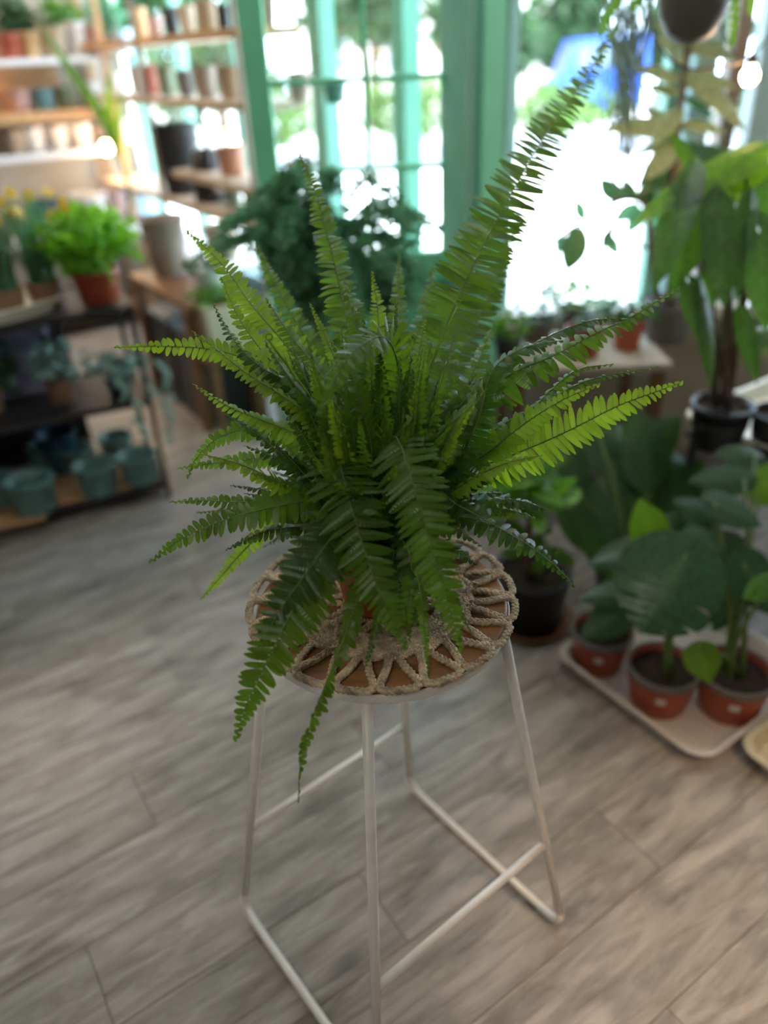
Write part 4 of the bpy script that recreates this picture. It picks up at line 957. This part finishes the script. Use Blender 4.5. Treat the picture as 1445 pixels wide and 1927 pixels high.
# variegated dracaena on the table
q = at(1252, 640, z=TZ)
vr = thing('variegated_plant', 'tall plant with cream and green leaves before the right window', 'potted plant', (q.x, q.y, TZ))
pot_parts(vr, .075, .06, .13, M['grey_pot'], seg=24)
dv = (Vector(vr.location)+Vector((0, 0, .4))-CAMP).dot(FWD)
base = [Vector((0, 0, .11))]+[x-Vector(vr.location) for x in px_path([(1262, 420, 0), (1270, 300, 0), (1284, 170, 0), (1296, 70, 0)], dv)]
MB().tube(catmull(base, 16), .011, 8).build('trunk', M['bark'], vr)
vl = [((1272, 260), (1188, 350)), ((1275, 250), (1215, 180)), ((1278, 240), (1150, 215)), ((1280, 230), (1368, 235)), ((1274, 270), (1410, 310)), ((1272, 275), (1335, 345)), ((1285, 150), (1205, 110)), ((1288, 140), (1385, 150)), ((1296, 90), (1300, -10)), ((1294, 100), (1365, 60)), ((1274, 250), (1185, 285)), ((1272, 285), (1255, 385)), ((1284, 180), (1350, 205)), ((1280, 200), (1230, 250)), ((1296, 90), (1235, 30)), ((1290, 130), (1420, 215)), ((1274, 290), (1215, 365)), ((1276, 262), (1310, 320)), ((1282, 215), (1195, 240)), ((1286, 165), (1340, 120)), ((1274, 280), (1390, 270)), ((1272, 300), (1300, 400)), ((1290, 120), (1250, 60)), ((1296, 85), (1400, 95)), ((1278, 235), (1330, 270)), ((1284, 175), (1215, 150)), ((1272, 270), (1230, 320)), ((1294, 95), (1330, 5))]
for i, (b, e) in enumerate(vl):
    de = R.uniform(-.12, .12); B = at(*b, depth=dv); E = at(*e, depth=dv+de)
    put_leaf(vr, leaf_mesh('var', M['leaf_cream'] if i % 4 else M['leaf_dark'], Wd=.36, kind='lance', curl=.2, fold=.1), B, E, Vector((R.uniform(-.5, .5), -.6, .7)))
# hanging pot
hp = at(1307, -5, depth=1.72); r_ = .080
t = thing('hanging_pot', 'round dark grey hanging pot at the top right', 'hanging plant', tuple(hp-Vector((0, 0, .09))))
MB().lathe([(0, 0), (.028, .002), (.052, .018), (.072, .055), (.080, .10), (.079, .145), (.075, .150), (.071, .145), (.070, .10), (0, .10)], 36).build('pot', M['grey_pot'], t)
for k in range(3):
    a = k*2.094+.4; MB().tube([(.077*math.cos(a), .077*math.sin(a), .145), (0, 0, .50)], .0016, 5).build('cord', M['wire'], t)
MB().tube([(0, 0, .50), (0, 0, 2.9-t.location.z)], .002, 5).build('hook_line', M['wire'], t)
for (l, dd) in (([(1330, -110), (1372, -60), (1384, 0), (1380, 60), (1374, 92)], -.05), ([(1290, -110), (1215, -70), (1180, -20), (1150, 20), (1128, 70)], 0), ([(1290, -110), (1235, -60), (1210, -10), (1185, 20)], .05), ([(1330, -110), (1395, -60), (1410, -10), (1412, 30)], .05)):
    pp = catmull([at(x, y, depth=1.72+dd)-Vector(t.location) for x, y in l], 30); mb = MB(); vs = []; fs = []
    for i, x in enumerate(pp):
        T = (pp[min(30, i+1)]-pp[max(0, i-1)]).normalized(); S = T.cross(Vector((.2, -1, .4))).normalized(); w_ = .013*(1 if i % 2 else .38)*(1 if i < 28 else .5)
        vs += [x-S*w_, x+Vector((0, -.002, 0)), x+S*(w_ if i % 4 else w_*1.1)]
        if i: fs += [(i*3-3, i*3-2, i*3+1, i*3), (i*3-2, i*3-1, i*3+2, i*3+1)]
    mb.add(vs, fs).build('trailing_leaf', M['leaf_green'], t)
# mistletoe cactus with thin vines
hp = at(1192, -150, depth=2.35)
t = thing('hanging_vines', 'grey-green thread-like vines hanging from above in the right window', 'hanging plant', (hp.x, hp.y, hp.z))
MB().lathe([(0, 0), (.05, 0), (.085, .04), (.09, .11), (.084, .11), (.08, .09), (0, .09)], 24).build('pot', M['grey_pot'], t)
MB().tube([(0, 0, .1), (0, 0, 2.9-hp.z)], .002, 5).build('cord', M['wire'], t)
mb = MB(); rr = random.Random(5)
for k in range(85):
    a = rr.uniform(0, 6.28); d = .085; ex, ey = at(rr.gauss(1190, 26), 100, depth=2.35), 0
    yb = rr.choice((rr.uniform(100, 300), rr.uniform(200, 385)))
    e = at(ex.x*0+rr.gauss(1192, 24)-(yb-100)*.10, yb, depth=2.35+rr.uniform(-.08, .08))-Vector(t.location)
    s0_ = Vector((math.cos(a)*d, math.sin(a)*d, .10)); s1_ = s0_*1.25; s1_.z = .02
    mid = s1_.lerp(e, .55)+Vector((rr.uniform(-.02, .02), 0, 0)); mb.tube(catmull([s0_*.6, s0_, s1_, mid, e], 12), .0019, 4, False)
tag(mb.build('vines', M['leaf_greygreen'], t), kind='stuff')
# string light right
p = at(1411, 142, depth=1.95)
t = thing('string_light', 'lit warm bulb on a wire at the upper right edge', 'light', tuple(p))
MB().lathe([(0, -.024), (.013, -.021), (.021, -.008), (.021, .005), (.012, .02), (.009, .026), (0, .026)], 20).build('bulb', M['bulb'], t)
MB().lathe([(.010, .024), (.012, .026), (.012, .045), (0, .046)], 14).build('socket', M['black'], t)
def wirep(l): return catmull([at(x, y, depth=1.95)-p for x, y in l], 30)
MB().tube(wirep([(1205, -380), (1215, -50), (1238, 80), (1290, 128), (1350, 125), (1408, 108), (1470, 20), (1530, -260)]), .003, 6).build('cord', M['wire'], t)
MB().tube(wirep([(1330, -380), (1345, -20), (1362, 60), (1385, 105), (1409, 112), (1411, 122)]), .0025, 6).build('cord', M['wire'], t)
lamp(p+Vector((-.02, -.04, -.03)), 1.5, r=.02)
# dark branch plant in the window
q = at(1215, 640, z=TZ)
fb_ = thing('branching_plant', 'slim dark-stemmed plant with drooping leaves against the bright window', 'potted plant', (q.x+.08, q.y+.14, TZ))
pot_parts(fb_, .055, .045, .10, M['black_pot'], seg=20); db = 2.35
def fbp(l): return [at(x, y, depth=db)-Vector(fb_.location) for x, y in l]
MB().tube(catmull([Vector((0, 0, .08))]+fbp([(1225, 480), (1215, 390), (1170, 375), (1110, 410), (1060, 440), (1012, 480)]), 24), [.010-.0003*i for i in range(25)], 6).build('branch', M['bark'], fb_)
MB().tube(catmull([Vector((0, 0, .08))]+fbp([(1230, 480), (1200, 460), (1150, 430), (1110, 412)]), 16), .006, 6).build('branch', M['bark'], fb_)
for i, (b, e) in enumerate([((1095, 425), (1070, 505)), ((1060, 440), (1050, 478)), ((1020, 470), (1010, 488)), ((1140, 440), (1165, 478)), ((1150, 430), (1135, 470)), ((1180, 375), (1140, 350)), ((1200, 380), (1250, 345)), ((1215, 390), (1180, 440)), ((1170, 378), (1130, 330)), ((1215, 400), (1262, 420)), ((1195, 378), (1175, 335)), ((1100, 415), (1085, 375)), ((1215, 385), (1225, 330)), ((1205, 385), (1155, 415))]):
    put_leaf(fb_, leaf_mesh('ov2', M['leaf_blue'] if i % 2 else M['leaf_dark'], Wd=.55, kind='ovate', curl=.12, fold=.1), at(*b, depth=db), at(*e, depth=db+R.uniform(-.04, .04)), Vector((0, -1, .4)))
# philodendron on its stand
TR0 = Vector((.895, 2.09)); T_A, T_B = .30, .34
tc_ = TR0+U*T_A-V*T_B
s = thing('plant_stand', 'low black stand carrying the cream tray at the right edge', 'plant stand', (tc_.x, tc_.y, 0), TH)
bev(MB().box((0, 0, .425), (T_A*1.9, T_B*1.9, .02)).build('top', M['black'], s, smooth=False), .003)
for x in (-1, 1):
    for y in (-1, 1): MB().box((x*T_A*.88, y*T_B*.88, .2075), (.02, .02, .415)).build('leg', M['black'], s, smooth=False)
tray('cream tray with black pots at the right edge, above the monstera', (tc_.x, tc_.y, .436), TH, T_A, T_B, .05, 'tray', .06)
pots_ph = []
for px, py, r, h, lab in ((1345, 838, .082, .13, 'large-leaved philodendron in a black pot on the cream tray'),):
    q = on(px, py, .443); ph = thing('philodendron', lab, 'potted plant', q); pot_parts(ph, r, r*.8, h, M['black_pot'], seg=28, rim=.003)
q = on(1440, 850, .443); t = thing('potted_plant', 'dark leafy plant in a black pot behind the right photo edge of the cream tray', 'potted plant', (q[0]+.02, q[1], q[2])); pot_parts(t, .075, .06, .12, M['black_pot'], seg=24)
for k in range(9):
    a = k*.7; b = Vector(t.location)+Vector((0, 0, .12)); e0 = b+Vector((math.cos(a)*.06, math.sin(a)*.06, .16+.04*(k % 3))); e1 = e0+Vector((math.cos(a)*.12, math.sin(a)*.12, .02))
    stem_to(t, b, e0, .003); put_leaf(t, leaf_mesh('ph', M['philo'], Wd=.55, kind='heart', curl=.25, fold=.12), e0, e1, (0, -.3, 1))
dp = 1.78
pl = [((1405, 292), (1190, 402), 'philo_bright', .42, 0, (.1, -.35, .9)), ((1292, 345), (1222, 540), 'philo', .42, -.02, (-.7, -.7, .3)), ((1345, 372), (1300, 520), 'philo', .55, 0, (.3, -1, .3)),
      ((1352, 395), (1368, 575), 'philo', .46, -.05, (-.2, -1, .2)), ((1412, 395), (1398, 560), 'philo', .45, .02, (.3, -1, .2)), ((1382, 345), (1462, 300), 'philo_bright', .8, .05, (0, -.5, .9)),
      ((1330, 330), (1420, 380), 'philo_bright', .6, .1, (0, -.6, .8)), ((1322, 560), (1352, 725), 'philo', .40, .05, (.5, -1, .1)), ((1296, 540), (1325, 650), 'philo', .45, .08, (-.3, -1, .2)),
      ((1428, 440), (1446, 620), 'philo', .5, 0, (-.2, -1, .2)), ((1440, 330), (1480, 470), 'philo', .6, .1, (0, -1, .3)), ((1370, 430), (1330, 600), 'philo', .42, .12, (0, -1, .3)), ((1300, 440), (1262, 560), 'philo', .4, .12, (-.4, -1, .3)),
      ((1400, 600), (1430, 720), 'philo', .42, .1, (0, -1, .3)), ((1300, 300), (1265, 250), 'philo', .6, .12, (0, -.8, .5))]
pc = Vector(ph.location)+Vector((0, 0, .12))
for b, e, m, wd, dd, nr in pl:
    B = at(*b, depth=dp+dd); E = at(*e, depth=dp+dd-.03)
    put_leaf(ph, leaf_mesh('pl%.2f' % wd, M[m], Wd=wd*.80, kind='heart', curl=.10, fold=.10, n=12), B, E, Vector(nr))
    stem_to(ph, pc+Vector((R.uniform(-.03, .03), R.uniform(-.03, .03), 0)), B, .006, M['stem'] if m != 'philo' else M['bark'], .02, r1=.0035)
# monstera group: trays and pots on the floor
c1 = Vector(at(1048, 1232, z=.04)[:2]); c2_ = Vector(at(1312, 1442, z=.02)[:2])
ln = (c2_-c1).length/2+.01; m0 = (c1+c2_)/2+U*.24
tray('pale plastic tray on the floor holding the red monstera pots', (m0.x, m0.y, .001), TH, .24, ln, .045, 'tray_pink', .055)
c3 = Vector(at(1374, 1402, z=.04)[:2])
m1_ = c3+U*.26-V*.28
tray('yellowed empty plastic tray on the floor at the lower right edge', (m1_.x, m1_.y, .001), TH, .25, .27, .045, 'tray_yel', .055)
mp_ = []
for px, py, r, h, lab in ((1118, 1284, .078, .115, 'monstera in the left brick red pot on the floor tray'), (1232, 1362, .084, .12, 'monstera with the big split leaf in the middle red pot'), (1368, 1372, .088, .12, 'monstera in the right red pot with a small round leaf')):
    q = on(px, py, .007); t = thing('monstera', lab, 'potted plant', (q[0]+U.x*.035, q[1]+U.y*.035+.055, q[2])); mp_.append(t)
    pot_parts(t, r, r*.80, h, M['terra_dark'], rim=.004, rimh=.014, rim_m=M['rim_grey'], seg=32)
    n_ = Vector((-.35, -1, 0)).normalized(); rr_ = r*.91; lb = MB(); vs = []
    a0 = math.atan2(n_.y, n_.x)
    for i in range(5):
        a = a0-.14+.07*i; vs += [((rr_+.003)*math.cos(a), (rr_+.003)*math.sin(a), h*.52), ((rr_+.0065)*math.cos(a), (rr_+.0065)*math.sin(a), h*.70)]
    lb.add(vs, [(i*2, i*2+2, i*2+3, i*2+1) for i in range(4)]).build('label', M['label_white'], t)
def mleaf(t, b, e, d, wd, m='monstera', nr=(0, -.7, .8), splits=0, key='', de=-.02, curl=.12):
    B = at(*b, depth=d); E = at(*e, depth=d+de)
    put_leaf(t, leaf_mesh('mo%s%.2f%d%.2f' % (key, wd, splits, curl), M[m], Wd=wd, kind='heart', curl=curl, fold=.08, n=40 if splits else 12, splits=splits), B, E, Vector(nr))
    stem_to(t, Vector(t.location)+Vector((R.uniform(-.025, .025), R.uniform(-.025, .025), .10)), B, .006, M['stem'], .04, r1=.004)
A_, B_, C_ = mp_
def dof(t, dz): return (Vector(t.location)+Vector((0, 0, dz))-CAMP).dot(FWD)
dB = dof(B_, .35); dA = dof(A_, .3); dC = dof(C_, .35)
mleaf(B_, (1288, 1048), (1205, 1190), dB-.06, 1.22, nr=(-.2, -.75, .75), splits=5, key='s', curl=.14)
for (b, e) in (((1318, 1062), (1345, 1085)),): pass
mleaf(A_, (1232, 1030), (1112, 1052), dA, .62, nr=(0, -.4, .9)); mleaf(A_, (1205, 1112), (1092, 1122), dA-.05, .55, nr=(0, -.5, .9)); mleaf(A_, (1182, 1140), (1098, 1200), dA-.06, .72, nr=(0, -.7, .7))
mleaf(B_, (1232, 1022), (1205, 940), dB+.1, .85, m='philo_bright', nr=(0, -1, .2)); mleaf(B_, (1255, 1000), (1300, 960), dB+.12, .9, nr=(0, -.8, .6))
mleaf(C_, (1340, 985), (1272, 935), dC+.12, .8, nr=(.1, -.5, .9)); mleaf(C_, (1345, 945), (1440, 985), dC+.1, .75, nr=(0, -.5, .9)); mleaf(C_, (1400, 900), (1300, 900), dC+.16, .6, nr=(0, -.6, .8))
mleaf(C_, (1318, 1222), (1338, 1286), dC-.03, 1.15, m='philo_bright', nr=(.1, -.9, .4)); mleaf(C_, (1455, 1095), (1400, 1125), dC-.02, .7, m='leaf_green', nr=(0, -.6, .8))
mleaf(C_, (1400, 1060), (1465, 1160), dC+.05, .8, nr=(0, -.8, .5)); mleaf(C_, (1390, 1090), (1350, 1190), dC+.12, .8, nr=(0, -.9, .4)); mleaf(C_, (1395, 1030), (1330, 1010), dC+.15, .8, nr=(0, -.6, .8))
mleaf(A_, (1150, 1060), (1105, 1000), dA+.12, .8, m='philo', nr=(0, -.8, .5)); mleaf(B_, (1300, 1010), (1372, 1040), dB+.06, .9, nr=(0, -.6, .8)); mleaf(C_, (1420, 860), (1345, 850), dC+.22, .7, m='monstera', nr=(0, -.5, .9))
mleaf(C_, (1430, 930), (1480, 860), dC+.2, .8, m='philo_bright', nr=(0, -.6, .8)); mleaf(A_, (1170, 1090), (1130, 1140), dA+.05, .8, m='philo', nr=(0, -.8, .5))
# dark broad-leaved plant behind the monstera
q = at(1180, 1120, z=0)
bl = thing('broad_leaf_plant', 'dark plant with broad paddle leaves behind the monstera', 'potted plant', (q.x, q.y+.02, 0)); pot_parts(bl, .11, .09, .18, M['black_pot'], seg=24)
d0_ = dof(bl, .35)
for b, e, wd, nr, m in [((1120, 800), (1350, 905), .30, (.1, -.5, .9), 'monstera'), ((1218, 930), (1215, 790), .5, (0, -1, .3), 'philo'), ((1100, 1040), (1095, 860), .42, (.2, -1, .2), 'philo'), ((1150, 1060), (1160, 860), .45, (-.2, -1, .2), 'philo'), ((1200, 1040), (1260, 880), .5, (0, -1, .2), 'philo'), ((1180, 900), (1290, 780), .4, (0, -1, .5), 'philo'), ((1250, 1000), (1330, 860), .45, (0, -1, .3), 'philo'), ((1130, 900), (1140, 760), .4, (0, -1, .3), 'monstera'), ((1090, 930), (1060, 800), .4, (0, -1, .3), 'philo'), ((1240, 900), (1190, 760), .45, (0, -1, .3), 'philo')]:
    dd = R.uniform(0, .15); B = at(*b, depth=d0_+dd); E = at(*e, depth=d0_+dd+.03); put_leaf(bl, leaf_mesh('bl%.2f' % wd, M[m], Wd=wd*1.3, kind='ovate', curl=.1, fold=.12, n=12), B, E, Vector(nr))
    stem_to(bl, Vector(bl.location)+Vector((R.uniform(-.04, .04), R.uniform(-.04, .04), .16)), B, .007, M['stem'], .03)
# schefflera-like little tree in the black pot
q = at(1002, 1192, z=0)
sf = thing('potted_tree', 'small bright-leaved tree in a black pot on a brown saucer behind the stool', 'potted plant', (q.x, q.y+.06, 0))
MB().lathe([(0, 0), (.105, 0), (.125, .022), (.121, .024), (.103, .006), (0, .006)], 32).build('saucer', M['wood_brown'], sf)
m_ = MB().lathe([(0, .008), (.082, .008), (.09, .014), (.108, .17), (.112, .172), (.112, .185), (.104, .186), (.102, .15), (0, .15)], 32).build('pot', M['black_pot'], sf)
MB().lathe([(0, .156), (.05, .158), (.101, .154)], 24).build('soil', M['soil'], sf)
ds = dof(sf, .4)
MB().tube(catmull([Vector((0, 0, .14))]+[at(x, y, depth=ds)-Vector(sf.location) for x, y in ((990, 1040), (1000, 960), (995, 900))], 14), [.014-.0004*i for i in range(15)], 8).build('trunk', M['bark'], sf)
rr = random.Random(9)
for k in range(46):
    c = (rr.uniform(960, 1030), rr.uniform(880, 960)); a = rr.uniform(0, 6.28); Lp = rr.uniform(60, 105)
    e = (c[0]+math.cos(a)*Lp, c[1]+math.sin(a)*Lp*.55-18); dd = math.sin(a)*-.08
    B = at(*c, depth=ds); E = at(*e, depth=ds+rr.uniform(-.1, .1)); put_leaf(sf, leaf_mesh('sf', M['leaf_bright'] if k % 3 == 0 else M['leaf_green'], Wd=.46, kind='ovate', curl=.25, fold=.1), B, E, Vector((rr.uniform(-.3, .3), -.4, 1)))
for k in range(14):
    c = (rr.uniform(985, 1060), rr.uniform(1000, 1060)); e = (c[0]+rr.uniform(-50, 50), c[1]+rr.uniform(-45, 45)); put_leaf(sf, leaf_mesh('sf', M['leaf_green'], Wd=.46, kind='ovate', curl=.25, fold=.1), at(*c, depth=ds+.03), at(*e, depth=ds+.05), Vector((0, -.7, .7)))
MB().tube(catmull([Vector((.02, 0, .14))]+[at(x, y, depth=ds+.03)-Vector(sf.location) for x, y in ((1040, 1060), (1020, 1010))], 8), .005, 6).build('stem', M['stem'], sf)
q = at(905, 1015, z=0)
t = thing('bucket', 'pale blue plastic bucket on the floor just behind the fern', 'bucket', (q.x, q.y+.1, 0)); MB().lathe(pot_prof(.085, .065, .19, .004, .004, .012), 28).build('body', M['lightblue'], t)
MB().tube([(.088*math.cos(a), .02*math.sin(a)-.04*math.sin(a), .18+.0*a) for a in [i/12*PI for i in range(13)]], .002, 5).build('handle', M['white_metal'], t)
